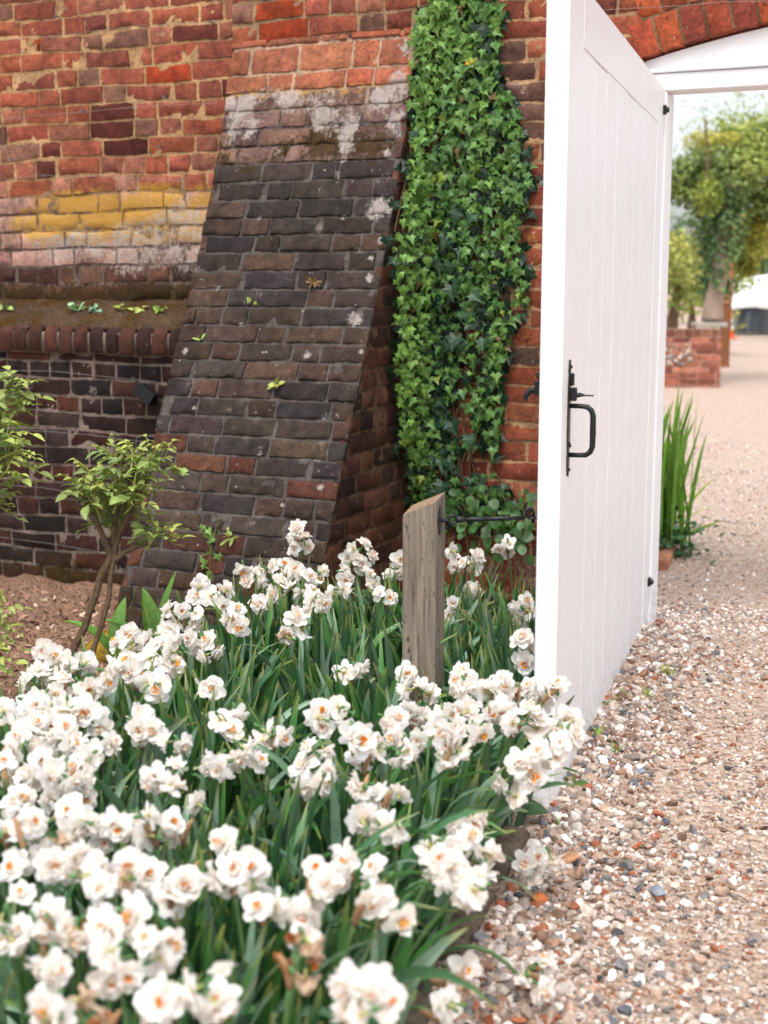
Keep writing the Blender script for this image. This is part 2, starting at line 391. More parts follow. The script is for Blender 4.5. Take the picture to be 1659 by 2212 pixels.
# ------------------------------------------------------------------ masonry
def lay(mb, quads, Pf, cols, masks, depth=0.022, gu=9, gv=5, rough=0.003, out=0.0):
    """quads (n,4,2): corners in face coordinates ul,ur at bottom, then top; Pf maps (u,v,d) -> world"""
    quads = np.asarray(quads, float); n = len(quads)
    if n == 0: return
    def spaced(k):
        q = np.linspace(0, 1, k - 2); return np.concatenate([[0], [0.035 if k > 5 else 0.07], q[1:-1], [0.965 if k > 5 else 0.93], [1]])
    a = spaced(gu); c = spaced(gv); A, C = np.meshgrid(a, c); A = A[None, ..., None]; C = C[None, ..., None]
    q = quads[:, :, None, None, :]
    UV = (q[:, 0] * (1 - A) + q[:, 1] * A) * (1 - C) + (q[:, 2] * (1 - A) + q[:, 3] * A) * C
    U, V = UV[..., 0], UV[..., 1]
    d = np.zeros_like(U) + out + rng.normal(0, 0.0016, n)[:, None, None]
    tu, tv = rng.normal(0, 0.0025, (n, 1, 1)), rng.normal(0, 0.0025, (n, 1, 1))
    d = d + tu * (A[..., 0] - 0.5) + tv * (C[..., 0] - 0.5)
    W = Pf(U, V, d)
    nz = fbm(W, 24, 3) - 0.5; nz2_ = fbm(W + 5.5, 70, 2) - 0.5
    edge = np.zeros_like(A[0, ..., 0]); edge[0] = 1; edge[-1] = 1; edge[:, 0] = 1; edge[:, -1] = 1
    chip = np.clip(fbm(W + 31.1, 14, 2) - 0.56, 0, 1) * 0.05
    d = d + nz * rough * 2.5 + nz2_ * rough * 1.5 - edge[None] * (0.0008 + chip * .9)
    j = 0.0018
    U = U + (fbm(W + 9.1, 35, 2) - 0.5) * j * 6 * edge[None]; V = V + (fbm(W + 3.1, 35, 2) - 0.5) * j * 6 * edge[None]
    W = Pf(U, V, d)
    gvn, gun = W.shape[1:3]
    ring = [(0, i) for i in range(gun)] + [(k, gun - 1) for k in range(1, gvn)] + [(gvn - 1, i) for i in range(gun - 2, -1, -1)] + [(k, 0) for k in range(gvn - 2, 0, -1)]
    ri = np.array([k * gun + i for k, i in ring]); nr = len(ri)
    Wb = Pf(U, V, d * 0 - depth).reshape(n, -1, 3)[:, ri]
    Wf = W.reshape(n, -1, 3); allv = np.concatenate([Wf, Wf[:, ri], Wb], 1); per = allv.shape[1]; nf = gvn * gun
    i = np.arange(gvn - 1)[:, None] * gun; k = np.arange(gun - 1)[None]
    fq = np.stack([i + k, i + k + 1, i + gun + k + 1, i + gun + k], -1).reshape(-1, 4)
    r0 = nf + np.arange(nr); r1 = nf + (np.arange(nr) + 1) % nr; b0 = r0 + nr; b1 = r1 + nr
    fs = np.stack([r1, r0, b0, b1], -1)
    fq = np.concatenate([fq, fs])
    fq = (fq[None] + (np.arange(n) * per)[:, None, None]).reshape(-1, 4)
    cc = np.repeat(np.asarray(cols), per, 0); 
    if callable(masks): mm = masks(*[np.concatenate([Q.reshape(n, -1), Q.reshape(n, -1)[:, ri], Q.reshape(n, -1)[:, ri]], 1).ravel() for Q in (U, V)])
    else: mm = np.broadcast_to(np.asarray(masks, float), (n * per, 3))
    mb.add(allv.reshape(-1, 3), fq, cc, mm)

def bond(v, u0, u1, heads, brick=0.215, head=0.1025, joint=0.012):
    """bricks of one course from u0 to u1 (each may be a function of v at its bottom and top)"""
    res = []; u = u0 - rng.random() * 0.2; k = rng.integers(0, 2)
    while u < u1:
        if heads == 'head': L = head
        elif heads == 'flemish': L = brick if k % 2 else head
        elif heads == 'stretch': L = brick if rng.random() < 0.85 else head
        else: L = brick if rng.random() < 0.55 else head
        L *= rng.normal(1, 0.03); k += 1
        a, b_ = max(u, u0), min(u + L, u1)
        if b_ - a > 0.03: res.append([a, b_])
        u += L + joint * rng.uniform(0.7, 1.4)
    return res
def pick(pal, wts=None, var=0.12):
    i = rng.choice(len(pal), p=None if wts is None else np.array(wts) / sum(wts)); c = lin(pal[i]) * rng.normal(1, var)
    return np.clip(c * (1 + rng.normal(0, 0.03, 3)), 0.004, 0.9)
RED = ['#854838', '#7e4536', '#8c4d39', '#734034', '#885544', '#5a2e26', '#4a241f', '#8f3c23', '#54555d', '#6b4b3e']
REDW = [5, 5, 5, 3, 5, 1.8, 0.9, 2.2, 0.35, 3]
PALE = ['#b87763', '#b5654c', '#c28570', '#a9705f']
DARK = ['#3b312d', '#362d2a', '#3d3129', '#332c2b', '#41342d', '#302a2a', '#45342c', '#382f29']
PLIN = ['#2f1f1b', '#38221d', '#281b18', '#402720', '#231c1c', '#482920', '#312523']
def wall_mask_main(u, z):
    """u along the wall, z height: yellow and white lichen low on the upper wall, moss at its foot"""
    p = np.stack([u, z, 0 * u], -1); w1 = (fbm(p, 3.0, 3) - 0.5)
    yl = 1.25 * np.exp(-((z - 1.59 - 0.1 * w1) / 0.13) ** 2) * np.clip((u + 3.12) / 0.35, 0, 1) * np.clip((-1.7 - u) / 0.2, 0.5, 1)
    yl = np.maximum(yl, 0.9 * np.exp(-((z - 1.70) / 0.05) ** 2) * (u > -2.25))
    wh = 1.2 * np.exp(-((z - 1.46 + 0.12 * w1) / 0.14) ** 2) * np.clip((u + 3.2) / 0.6, 0.5, 1) + 0.9 * np.exp(-((z - 1.58) / 0.12) ** 2) * np.clip((u + 2.2) / 0.25, 0, 1)
    mo = np.clip((1.40 - z) / 0.12, 0, 1)
    st = np.clip(fbm(p + 7.7, 2.2, 3) - 0.60, 0, 1) * 1.6 * (z > 1.75)
    brk = fbm(p + 21, 7, 3)
    return np.stack([np.clip(np.maximum(wh, .42 * yl) * (0.05 + 1.05 * brk), 0, 0.60) + st, np.clip(yl * (0.3 + 0.9 * fbm(p + 33, 6, 3)), 0, 0.76), mo * 0.75], -1) + 0.02
def wall_mask_right(u, z):
    p = np.stack([u, z, 0 * u + 4], -1)
    w_ = np.clip(fbm(p, 5, 3) - 0.5, 0, 1) * 2.2; y_ = np.clip(fbm(p + 11, 4, 3) - 0.48, 0, 1) * 3.2 * np.clip((2.0 - z) / 0.4, 0.2, 1) * np.clip((z - .3) / .3, 0.1, 1)
    return np.stack([np.clip(w_, 0, 0.55), np.clip(y_, 0, 0.72), np.clip((0.35 - z) * 2, 0, 0.6)], -1)
WP = lambda u, z, d: O + u[..., None] * WR + z[..., None] * Z + d[..., None] * WN

wall = empty('garden_wall', O + WR * -0.1, 'old red brick garden wall with yellow and white lichen bands and an arch over the gateway', 'wall')
body = MB()
H_ = 0.0755
def courses(z0, z1, first=0):
    z = z0; k = first; out = []
    while z < z1 - 0.01:
        h = H_ * rng.normal(1, 0.02); out.append((z, min(z + h - 0.0115, z1), k)); z += h; k += 1
    return out
def course_wave(u, z): return 0.006 * np.sin(u * 3.1 + z * 5) + 0.004 * np.sin(u * 9 + z * 17)
WPw = lambda u, z, d: WP(u, z + course_wave(u, z), d)
def face_rect(mb, Pf, u0, u1, z0, z1, pal, wts, mask, mode, **kw):
    q, c = [], []
    for (a, b_, k) in courses(z0, z1):
        md = mode(a, k) if callable(mode) else mode
        for (l, r) in bond(a, u0, u1, md):
            q.append([[l, a], [r, a], [l, b_], [r, b_]])
            P_ = pal(l, a) if callable(pal) else (pal, wts); c.append(pick(*P_))
    lay(mb, q, Pf, c, mask, **kw)
def pal_main(u, z):
    if z < 1.36: return (['#54392f', '#472f28', '#5f4438', '#3c2a24'], None)
    if z < 1.66: return (['#9a776a', '#8f6c60', '#a58274'], None)
    if z < 1.76: return (['#8f4d38', '#884d3b', '#976655'], None)
    return (RED, REDW)
# upper wall beside the plinth, above the buttress, beyond it to the gateway
face_rect(body, WPw, -4.3, SBL, 1.17, 3.0, pal_main, None, wall_mask_main, lambda z, k: ['mixed', 'stretch', 'mixed', 'flemish'][k % 4])
face_rect(body, WPw, SBL, SBR, 2.2, 3.0, RED, REDW, lambda u, z: np.stack([0 * u + 0.1] * 3, -1), 'mixed')
face_rect(body, WPw, SBR, -0.092, -0.05, 3.0, ['#7a4030', '#824533', '#6c382d', '#8b4c36', '#5c4238', '#92563e'], [4, 4, 3, 3, 2, 1.5], wall_mask_right, 'flemish')
# two rings of arch bricks over the gateway, brickwork above and the pier on the far side
SPAN = 1.95
def arch(s): return 2.135 + 0.122 * s * (SPAN - s)
q, c = [], []
for ring_i, (r0, r1) in enumerate(((0.0, 0.117), (0.128, 0.245))):
    s = -0.1 + ring_i * 0.04
    while s < SPAN + 0.1:
        a, b_ = s, s + 0.074; lean = lambda x: (x - SPAN / 2) * 0.30
        q.append([[a + lean(a) * r0, arch(a) + r0], [b_ + lean(b_) * r0, arch(b_) + r0], [a + lean(a) * r1, arch(a) + r1], [b_ + lean(b_) * r1, arch(b_) + r1]])
        c.append(pick(['#964a2f', '#a05232', '#8a4530', '#955a45', '#7e3e31'], None, 0.08)); s += 0.0855
lay(body, q, WP, c, lambda u, z: np.stack([np.clip(fbm(np.stack([u, z, 0 * u], -1), 14, 3) - 0.55, 0, 1) * 1.9, 0 * u, 0 * u], -1), depth=0.11, out=0.004)
q, c = [], []
for (a, b_, k) in courses(2.2, 3.0):
    for (l, r) in bond(a, -0.08, SPAN + 0.09, 'mixed'):
        lo = np.array([arch(l), arch(r)]) + 0.255
        if b_ < lo.min() + 0.02: continue
        q.append([[l, max(a, lo[0])], [r, max(a, lo[1])], [l, b_], [r, b_]]); c.append(pick(RED, REDW))
lay(body, q, WPw, c, wall_mask_right)
face_rect(body, WPw, SPAN + 0.09, 3.2, -0.05, 3.0, RED, REDW, wall_mask_right, 'flemish', gu=7, gv=4)
brick_o = body.build('brickwork', M['masonry'], wall, smooth=True)
# mortar bed behind the brick faces, and the wall's core
mort = MB()
def mortar(mb, Pf, u0, u1, v0, v1, col, mask, d=-0.0042, amp=0.009, step=0.016):
    us = np.arange(u0, u1 + step, step).clip(u0, u1); vs = np.arange(v0, v1 + step, step).clip(v0, v1); U, V = np.meshgrid(us, vs)
    W = Pf(U, V, U * 0); dd = d + amp * (fbm(W, 30, 3) - 0.5) + 0.006 * (fbm(W + 2, 90, 2) - 0.5)
    cv = np.asarray(col(U, V) if callable(col) else np.broadcast_to(lin(col), U.shape + (3,))); t = fbm(W + 8, 9, 3)[..., None]
    cv = cv * (0.75 + 0.5 * t)
    mb.strip(Pf(U, V, dd), cv.reshape(-1, 3), mask(U.ravel(), V.ravel()) if callable(mask) else mask)
def mort_col(U, V):
    t = np.clip((V - 1.62) / 0.15, 0, 1)[..., None]; return lin('#62534a') * (1 - t) + lin('#a0805c') * t
mortar(mort, WP, -4.3, SBL, 1.17, 3.0, mort_col, lambda u, z: wall_mask_main(u, z) * [.85, .72, 1])
mortar(mort, WP, SBL, SBR, 2.2, 3.0, '#92775a', (0.1, 0.1, 0))
mortar(mort, WP, SBR, -0.092, -0.05, 3.0, '#a88563', wall_mask_right, d=-0.0042)
us = np.linspace(-0.09, SPAN + 0.09, 120); rows = []
for t in np.linspace(0, 1, 30): rows.append(WP(us, (arch(us) + 0.004) * (1 - t) + 3.0 * t, us * 0 - 0.008 + 0.006 * (fbm(np.stack([us, us * 0 + t, us * 0], -1), 30) - 0.5)))
mort.strip(np.array(rows), lin('#85694d'))
mortar(mort, WP, SPAN + 0.09, 3.2, -0.05, 3.0, '#b9946d', (0, 0, 0), step=0.03)
def slab(mb, u0, u1, z0, z1, d0, d1, col): mb.box(WP(np.array(u0), np.array(z0), np.array(d0)), WR * (u1 - u0), Z * (z1 - z0), WN * (d1 - d0), lin(col))
for (u0, u1, z0, z1) in ((-4.3, -0.094, -0.1, 3.0), (SPAN + 0.094, 3.2, -0.1, 3.0), (-0.094, SPAN + 0.094, 2.36, 3.0)): slab(mort, u0, u1, z0, z1, -0.36, -0.02, '#97604a')
# soffit of the arch
rows = [WP(us, arch(us) + 0.002, us * 0 + dd) for dd in (-0.008, -0.35)]; mort.strip(np.array(rows), lin('#8a4a36'))
mort.build('mortar', M['masonry'], wall, smooth=True)

# ---- thick plinth with a bullnosed coping and a mossy weathering
PQ = 0.25
PlP = lambda u, z, d: WP(u, z + course_wave(u, z), d + PQ)
pl = MB()
def plinth_mask(u, z):
    p = np.stack([u, z, 0 * u + 9], -1); return np.stack([np.clip(fbm(p, 6, 3) - 0.55, 0, 1) * 1.6, 0 * u, np.clip((0.45 - z) * 1.8, 0.1, 0.75) * (0.6 + 0.8 * fbm(p, 4, 2))], -1)
face_rect(pl, PlP, -4.3, SBL - 0.004, -0.06, 1.018, PLIN, None, plinth_mask, lambda z, k: ['stretch', 'head'][k % 2] if k % 3 else 'mixed')
mortar(pl, lambda u, z, d: WP(u, z, d + PQ), -4.3, SBL - 0.004, -0.06, 1.02, '#6f6259', lambda u, z: plinth_mask(u, z) * 0.9, d=-0.004)
pl.box(WP(np.array(-4.3), np.array(-0.1), np.array(-0.02)), WR * (SBL + 4.296), Z * 1.11, WN * (PQ + 0.0), lin('#3a2823'))
plo = pl.build('plinth', M['masonry'], wall, smooth=True)
cp = MB(); u = -4.3
while u < SBL - 0.03:
    wd = 0.066 * rng.normal(1, 0.03); prof = []; jz, jn = rng.normal(0, 0.003), rng.normal(0, 0.004)
    n1 = PQ + 0.035
    prof = [(n1 - 0.006, 1.024), (n1, 1.034), (n1 + 0.003, 1.07)] + [(n1 - 0.045 + 0.048 * math.cos(t), 1.082 + 0.050 * math.sin(t)) for t in np.linspace(0.25, 1.57, 5)] + [(0.03, 1.150)]
    us = [u, u + 0.004, u + wd * 0.5, u + wd - 0.004, min(u + wd, SBL - 0.004)]; rows = []
    for i, uu in enumerate(us):
        sh = 0.005 if i in (0, 4) else 0.0
        rows.append([WP(np.array(uu), np.array(z + jz - sh * (z > 1.08)), np.array(nn + jn - sh)) for nn, z in prof])
    rows = np.array(rows); rows += ((fbm(rows, 40, 2) - 0.5) * 0.008)[..., None] * WN
    cp.strip(rows, pick(['#3a2620', '#432a22', '#30201c', '#4a3127'], None, 0.1), (0.12, 0, 0.35)); u += wd + 0.013
cp.box(WP(np.array(-4.3), np.array(1.019), np.array(0.0)), WR * (SBL + 4.296), Z * 0.09, WN * (PQ + 0.018), lin('#74665c'))
cp.build('coping', M['masonry'], plo, smooth=True)
wt = MB(); us = np.linspace(-4.3, SBL - 0.004, 200); ns = np.linspace(0.002, PQ + 0.004, 24); U, Nn = np.meshgrid(us, ns)
zz = 1.238 - (Nn / PQ) * 0.093; W = WP(U, zz, Nn); zz = zz - 0.022 * (Nn / PQ) ** 5 + 0.02 * (fbm(W, 12, 4) - 0.5) + 0.012 * (fbm(W, 45, 2) - 0.5)
t = fbm(W + 4, 10, 3)[..., None]; t2 = np.clip((fbm(W + 14, 14, 3)[..., None] - 0.5) * 5, 0, 1)
wt.strip(WP(U, zz, Nn), ((lin('#33251b') * (1 - t) + lin('#51402f') * t) * (1 - t2) + lin('#402c12') * t2).reshape(-1, 3))
wt.build('mossy_ledge', M['moss'], wall, smooth=True)

# ---- the raking buttress
but = empty('buttress', O + WR * (SBL + SBR) / 2 + WN * 0.5, 'raking dark brick buttress beside the ivy with pale lichen near its top', 'buttress')
vs_ = np.linspace(0, 2.6, 400); arc = np.concatenate([[0], np.cumsum(np.hypot(np.diff(vs_), np.diff(proj_at(vs_))))])
def BP(u, v, d):
    z = np.interp(v, arc, vs_); e = 0.004
    p = proj_at(z); sl = (proj_at(z + 0.05) - proj_at(z - 0.05)) / 0.1; L = np.sqrt(1 + sl * sl)
    return WP(u, z + d * (-sl) / L * 1.0, p + d / L)
ATOP = np.interp(2.28, vs_, arc)
SPOTS = [(690, 272, .030), (748, 315, .040), (742, 345, .020), (815, 450, .055), (842, 446, .04), (768, 687, .040), (797, 600, .026), (730, 378, .018), (400, 757, .022), (520, 700, .012), (664, 765, .02), (460, 730, .015), (655, 670, .012), (690, 1052, .02), (880, 100, .04), (860, 170, .05)]
spot_uv = []
SPOTS += [(835, 330, .022), (862, 250, .03), (822, 520, .02), (800, 560, .02), (780, 760, .016), (700, 900, .016), (600, 330, .02), (560, 470, .014), (640, 560, .014), (470, 620, .016), (420, 880, .014), (560, 980, .016), (610, 1090, .014), (740, 470, .018)]
for (x, y, r) in SPOTS:
    lo, hi = 0.0, 2.3
    for _ in range(40):        # meet the sloping face along the line of sight
        mid = (lo + hi) / 2; P_ = O + WN * proj_at(mid); n_ = WN; pt = at_plane(x, y, P_, n_)
        if pt[2] > mid: lo = mid
        else: hi = mid
    spot_uv.append((float((pt - O) @ WR), float(np.interp(mid, vs_, arc)), r * 1.25))
def but_mask(u, v):
    z = np.interp(v, arc, vs_); p = np.stack([u, z, 0 * u + 2], -1)
    w_ = 0.7 * np.clip(fbm(p, 10, 3) - 0.45, 0, 1) + 0.05
    band = np.exp(-((z - 2.04 + 0.03 * (u + 1.37)) / 0.07) ** 2)
    w_ = w_ + band * (0.06 + 0.74 * fbm(p + 15, 10, 3)) + 0.6 * np.exp(-((z - 1.92) / 0.10) ** 2) * np.clip(fbm(p + 6, 9, 3) * 1.9 - 0.5, 0, 1)
    for (su, sv_, r) in spot_uv: w_ = np.maximum(w_, 0.74 * np.exp(-(((u - su) / r) ** 2 + ((v - sv_) / r) ** 2) ** 1.3))
    y_ = 0.5 * np.exp(-((z - 2.06) / 0.05) ** 2) + 0.1 * np.clip(fbm(p + 3, 6, 2) - 0.5, 0, 1)
    m_ = 0.75 * np.exp(-((z - 1.82 - 0.05 * np.sin(u * 9)) / 0.11) ** 2) * np.clip(fbm(p + 25, 7, 3) * 2 - .45, 0.1, 1) + np.clip(0.5 - z, 0, 0.4) * 1.2 + 0.35 * fbm(p + 5, 4, 3)
    return np.stack([np.clip(w_, 0, 1), y_, np.clip(m_, 0, 0.85)], -1)
bb = MB(); q, c = [], []
v = 0.0; k = 0
while v < ATOP - 0.02:
    z = np.interp(v, arc, vs_); big_ = 0.115 if z > 2.10 else H_ * rng.normal(1.0, 0.02); vb = min(v + big_ - 0.0125, ATOP)
    if z > 2.04: pal_ = ['#8e553f', '#8b4f39', '#925b44', '#7f4e3b']
    elif z > 1.78: pal_ = ['#68504a', '#604941', '#523e38', '#6d5448']
    else: pal_ = DARK if z > 0.75 else DARK + ['#462e27', '#4f3027', '#523328']
    for (l, r) in bond(v, SBL, SBR, ['flemish', 'mixed', 'stretch'][k % 3], 0.215, 0.105, 0.013):
        q.append([[l, v], [r, v], [l, vb], [r, vb]]); c.append(pick(pal_))
    v += big_; k += 1
lay(bb, q, BP, c, but_mask, gu=13, gv=6, rough=0.004)
def but_mort(U, V):
    z = np.interp(V, arc, vs_); t = np.clip((z - 1.95) / 0.12, 0, 1)[..., None]; return lin('#4f4844') * (1 - t) + lin('#9c826c') * t
mortar(bb, BP, SBL, SBR, 0, ATOP, but_mort, but_mask, d=-0.0062, amp=0.0125)
# the two cheeks
for side, us_ in ((1, SBR), (-1, SBL)):
    SP = (lambda u, z, d, us_=us_, side=side: WP(us_ + d * side, z, u)); q, c = [], []
    for (a, b_, k) in courses(-0.05, 2.2):
        lim = (proj_at(a) + proj_at(b_)) / 2
        for (l, r) in bond(a, 0.0, lim, 'mixed'):
            last = r > lim - 0.02
            q.append([[l, a], [proj_at(a) - .006 if last else r, a], [l, b_], [proj_at(b_) - .006 if last else r, b_]]); c.append(pick(['#4c3128', '#402b24', '#55372b', '#352823', '#5a3c2e'], None))
    if side < 0: q = [[t[1], t[0], t[3], t[2]] for t in q]
    lay(bb, q, SP, c, lambda u, z: np.stack([0.12 + 0 * u, 0.08 + 0 * u, 0.3 + 0 * u], -1))
    zs = np.linspace(-0.05, 2.27, 130); tt = np.linspace(0, 1, 40); Zz, Tt = np.meshgrid(zs, tt); Qq = Tt * (proj_at(Zz) - 0.002)
    P_ = SP(Qq, Zz, Qq * 0 - 0.004 + 0.012 * (fbm(np.stack([Qq, Zz, Qq * 0], -1), 26, 3) - 0.5))
    bb.strip(P_, lin('#66513f'), (0.1, 0, 0.3))
bb.build('brickwork', M['masonry'], but, smooth=True)

# ------------------------------------------------------------------ white gate frame in the opening
fr = empty('gateway_surround', O + WR * 0.97, 'white painted timber frame and arched head board filling the gateway', 'gateway')
for s0 in (-0.085, SPAN): fb = MB(); fb.box(WP(np.array(s0), np.array(-0.02), np.array(-0.125)), WR * 0.092, Z * 2.01, WN * 0.122, lin('#eeeeee'), 0.004); fb.build('jamb', M['paint'], fr)
fb = MB(); fb.box(WP(np.array(-0.085), np.array(1.991), np.array(-0.125)), WR * (SPAN + 0.177), Z * 0.062, WN * 0.122, lin('#eeeeee'), 0.004)
fb.box(WP(np.array(-0.085), np.array(2.0545), np.array(-0.10)), WR * (SPAN + 0.177), Z * 0.013, WN * 0.110, lin('#eeeeee'), 0.004)
fb.build('lintel', M['paint'], fr)
fb = MB(); us = np.linspace(-0.085, SPAN + 0.085, 60); rows = [WP(us, us * 0 + 2.0685, us * 0 - 0.045), WP(us, np.maximum(arch(us) - 0.010, 2.07), us * 0 - 0.045), WP(us, np.maximum(arch(us) - 0.010, 2.07), us * 0 - 0.09), WP(us, us * 0 + 2.0685, us * 0 - 0.09)]
fb.strip(np.array(rows), (0.8,) * 3); fb.build('head_board', M['paint'], fr)

# ------------------------------------------------------------------ the gate
GPt = lambda s, z, d: GN + s * GE + z * Z + d * GP              # s from the free edge, d out of the path side
gate = empty('garden_gate', O, 'tall white painted boarded garden gate standing open beside the gravel', 'gate')
ZB = 0.018
m_ = MB(); m_.box(GPt(0, ZB, -GT), GE * 0.198, Z * (GH - ZB), GP * GT, (0.8,) * 3, 0.004); m_.build('stile', M['paint'], gate)
m_ = MB(); m_.box(GPt(1.8025, ZB, -GT), GE * (GL - 1.8025), Z * (GH - ZB), GP * GT, (0.8,) * 3, 0.004); m_.build('stile', M['paint'], gate)
m_ = MB(); m_.box(GPt(0.1985, 1.861, -GT), GE * 1.6035, Z * 0.139, GP * GT, (0.8,) * 3, 0.003); m_.build('top_rail', M['paint'], gate)
m_ = MB()
for k in range(8): m_.box(GPt(0.2 + 0.2 * k + 0.0012, ZB + 0.004 * rng.random(), -0.024), GE * 0.1976, Z * (1.858 - ZB), GP * (0.0225 + 0.0008 * rng.random()), (0.8,) * 3, 0.0016)
m_.box(GPt(0.1985, ZB + 0.01, -0.03), GE * 1.602, Z * 1.846, GP * 0.005, lin('#9d8672'))
m_.build('board_panel', M['paint'], gate)
m_ = MB()
for z in (0.1, 0.9): m_.box(GPt(0.199, z, -GT + 0.001), GE * 1.602, Z * 0.14, GP * 0.021, (0.8,) * 3, 0.003)
m_.build('back_rail', M['paint'], gate)
IRON = lin('#131416')
# thumb latch: shaped plate, grip, thumb piece
prof = [(0.852, .004), (0.872, .011), (0.892, .013), (0.912, .009), (0.935, .013), (0.955, .0135), (1.02, .0135), (1.062, .0135), (1.085, .011), (1.098, .006), (1.108, .011), (1.118, .008), (1.132, .003)]
sc_ = 0.094
m_ = MB(); rows = []
for z, hw in prof: rows.append([GPt(sc_ - hw, z, 0.0), GPt(sc_ - hw, z, 0.004), GPt(sc_, z, 0.0048), GPt(sc_ + hw, z, 0.004), GPt(sc_ + hw, z, 0.0)])
m_.strip(np.array(rows), lin('#2a221e'))
for z, s in ((0.868, 0), (0.925, .006), (0.932, -.006), (1.115, 0)): m_.lathe(GPt(sc_ + s, z, 0.003), GP, [(0.0045, 0), (0.0045, .003), (0.002, .0055)], IRON, 8)
m_.build('latch_plate', M['iron'], gate, smooth=False)
hp = [(1.022, .004), (1.022, .03), (1.020, .046), (1.012, .056), (1.0, .060), (0.96, .0605), (0.925, .060), (0.912, .055), (0.905, .045), (0.904, .03), (0.904, .004)]
m_ = MB(); m_.tube([GPt(sc_, z, d) for z, d in hp], [.006, .006, .0065, .0068, .007, .0075, .007, .0068, .0065, .006, .006], IRON, 10); m_.build('handle', M['iron'], gate, smooth=True)
m_ = MB(); m_.box(GPt(sc_ - .009, 1.034, 0.004), GE * .018, Z * .032, GP * .016, IRON, .002)
m_.tube([GPt(sc_, 1.047, .018), GPt(sc_, 1.049, .03), GPt(sc_, 1.048, .038)], [.006, .005, .003], IRON, 8)
m_.box(GPt(sc_ - .011, 1.0465, .034), GE * .022, Z * .0025, GP * .026, IRON, .0008)
m_.box(GPt(sc_ - .008, 1.070, .004), GE * .016, Z * .03, GP * .009, IRON, .002); m_.build('thumb_latch', M['iron'], gate)
# latch bar behind the free edge
m_ = MB(); m_.box(GPt(0.06, 1.048, -GT - .024), GE * .022, Z * .034, GP * .0225, IRON, .002)
m_.tube([GPt(.071, 1.06, -GT - .022), GPt(.071, 1.058, -GT - .034), GPt(.071, 1.048, -GT - .044), GPt(.071, 1.034, -GT - .047)], [.008, .0075, .007, .006], IRON, 10)
m_.tube([GPt(.03, 1.082, -GT - .002), GPt(.03, 1.10, -GT - .014), GPt(.10, 1.10, -GT - .014), GPt(.10, 1.082, -GT - .002)], .003, IRON, 6)
m_.box(GPt(.02, 1.076, -GT - .0045), GE * .13, Z * .02, GP * .003, IRON, .001); m_.build('latch_lever', M['iron'], gate)
for z in (0.2, 1.922):
    m_ = MB(); p = GPt(1.955, z, -0.004); m_.box(p - GE * .014 - Z * .016, GE * .028, Z * .032, GP * .016, IRON, .003); m_.lathe(p + GP * .012, GP, [(.010, 0), (.010, .010), (.006, .013)], IRON, 10); m_.build('hinge_bolt', M['iron'], gate)
m_ = MB(); th = np.linspace(0, 2 * math.pi, 13); eye_c = GPt(.03, 0.757, -GT - .017)
m_.tube([eye_c + .009 * (math.cos(t) * GP + math.sin(t) * GE) for t in th], .003, IRON, 6, False); m_.tube([eye_c + GP * .008, eye_c + GP * .018], .003, IRON, 6)
m_.build('hook_eye', M['iron'], gate)

# ------------------------------------------------------------------ the oak post and the hook that holds the gate
post_c = at_depth(916, 1120, 3.26); post_c[2] = 0
pr = GP; pf = -GE; a_ = 0.082
post = MB()
def corner(i, j, z): return post_c + pr * (a_ / 2) * i + pf * (a_ / 2) * j + Z * z
ring_z = np.linspace(-0.05, 1, 14); rows = []
for t in ring_z:
    r_ = []
    for (i, j) in ((-1, 1), (-.96, 1.0), (0, 1.0), (.96, 1), (1, .96), (1, 0), (1, -1), (0, -1), (-1, -1), (-1, 0), (-1, .96), (-1, 1)):
        zt = 0.793 + 0.018 * i - 0.006 * j
        P_ = corner(i, j, zt * t); P_ = P_ + (vnoise(np.array([P_ * [1, 1, .2]]), 60)[0] - .5) * .0015 * pf
        r_.append(P_)
    rows.append(r_)
rows = np.array(rows); post.strip(rows, lin('#786d5f'))
post.addm(rows[-1][:-1], [list(range(11))], lin('#8d745a'))
po = tag(post.build('oak_post', M['oak'], base=post_c), 'short weathered oak post with a slanting top standing among the daffodils', 'post')
hz = 0.757
h0 = post_c + pr * (a_ / 2) + Z * hz + pf * .012
hook = empty('gate_hook', h0, 'black iron hook and stay reaching from the oak post to the gate', 'gate hook')
m_ = MB(); pts = []
rows = []
for t in np.linspace(0, 2 * math.pi, 15): rows.append(h0 + .0125 * math.cos(t) * pf + .036 * math.sin(t) * Z)
rows = np.array(rows); m_.strip(np.array([rows, rows + pr * .003]), IRON); m_.addm(rows + pr * .003, [list(range(14))], IRON); m_.tube([h0, h0 + pr * .022], .0045, IRON, 8); m_.build('back_plate', M['iron'], hook)
e_dir = (eye_c - h0); Lh = np.linalg.norm(e_dir); e_dir /= Lh
m_ = MB(); rc = h0 + e_dir * .032; m_.tube([rc + .011 * (math.cos(t) * e_dir + math.sin(t) * Z) for t in th], .0042, IRON, 7, False); m_.build('ring', M['iron'], hook, smooth=True)
m_ = MB(); prf = [(.0055, .04), (.008, .045), (.008, .056), (.005, .06), (.0052, .085), (.0075, .088), (.0052, .091), (.0075, .094), (.0052, .097), (.0075, .1), (.0052, .104), (.0052, Lh - .075), (.0075, Lh - .072), (.0052, Lh - .069), (.0075, Lh - .066), (.0052, Lh - .063), (.0075, Lh - .06), (.0048, Lh - .056), (.0048, Lh - .022)]
m_.lathe(h0, e_dir, [(r, h) for r, h in prf], IRON, 10)
e_ = h0 + e_dir * (Lh - .024); m_.tube([e_, e_ + e_dir * .006 + Z * .004, e_ + e_dir * .006 + Z * .016, e_ + e_dir * .013 + Z * .023, e_ + e_dir * .022 + Z * .021, e_ + e_dir * .027 + Z * .012, e_ + e_dir * .027 - Z * .012], .0044, IRON, 8); m_.build('rod', M['iron'], hook, smooth=True)

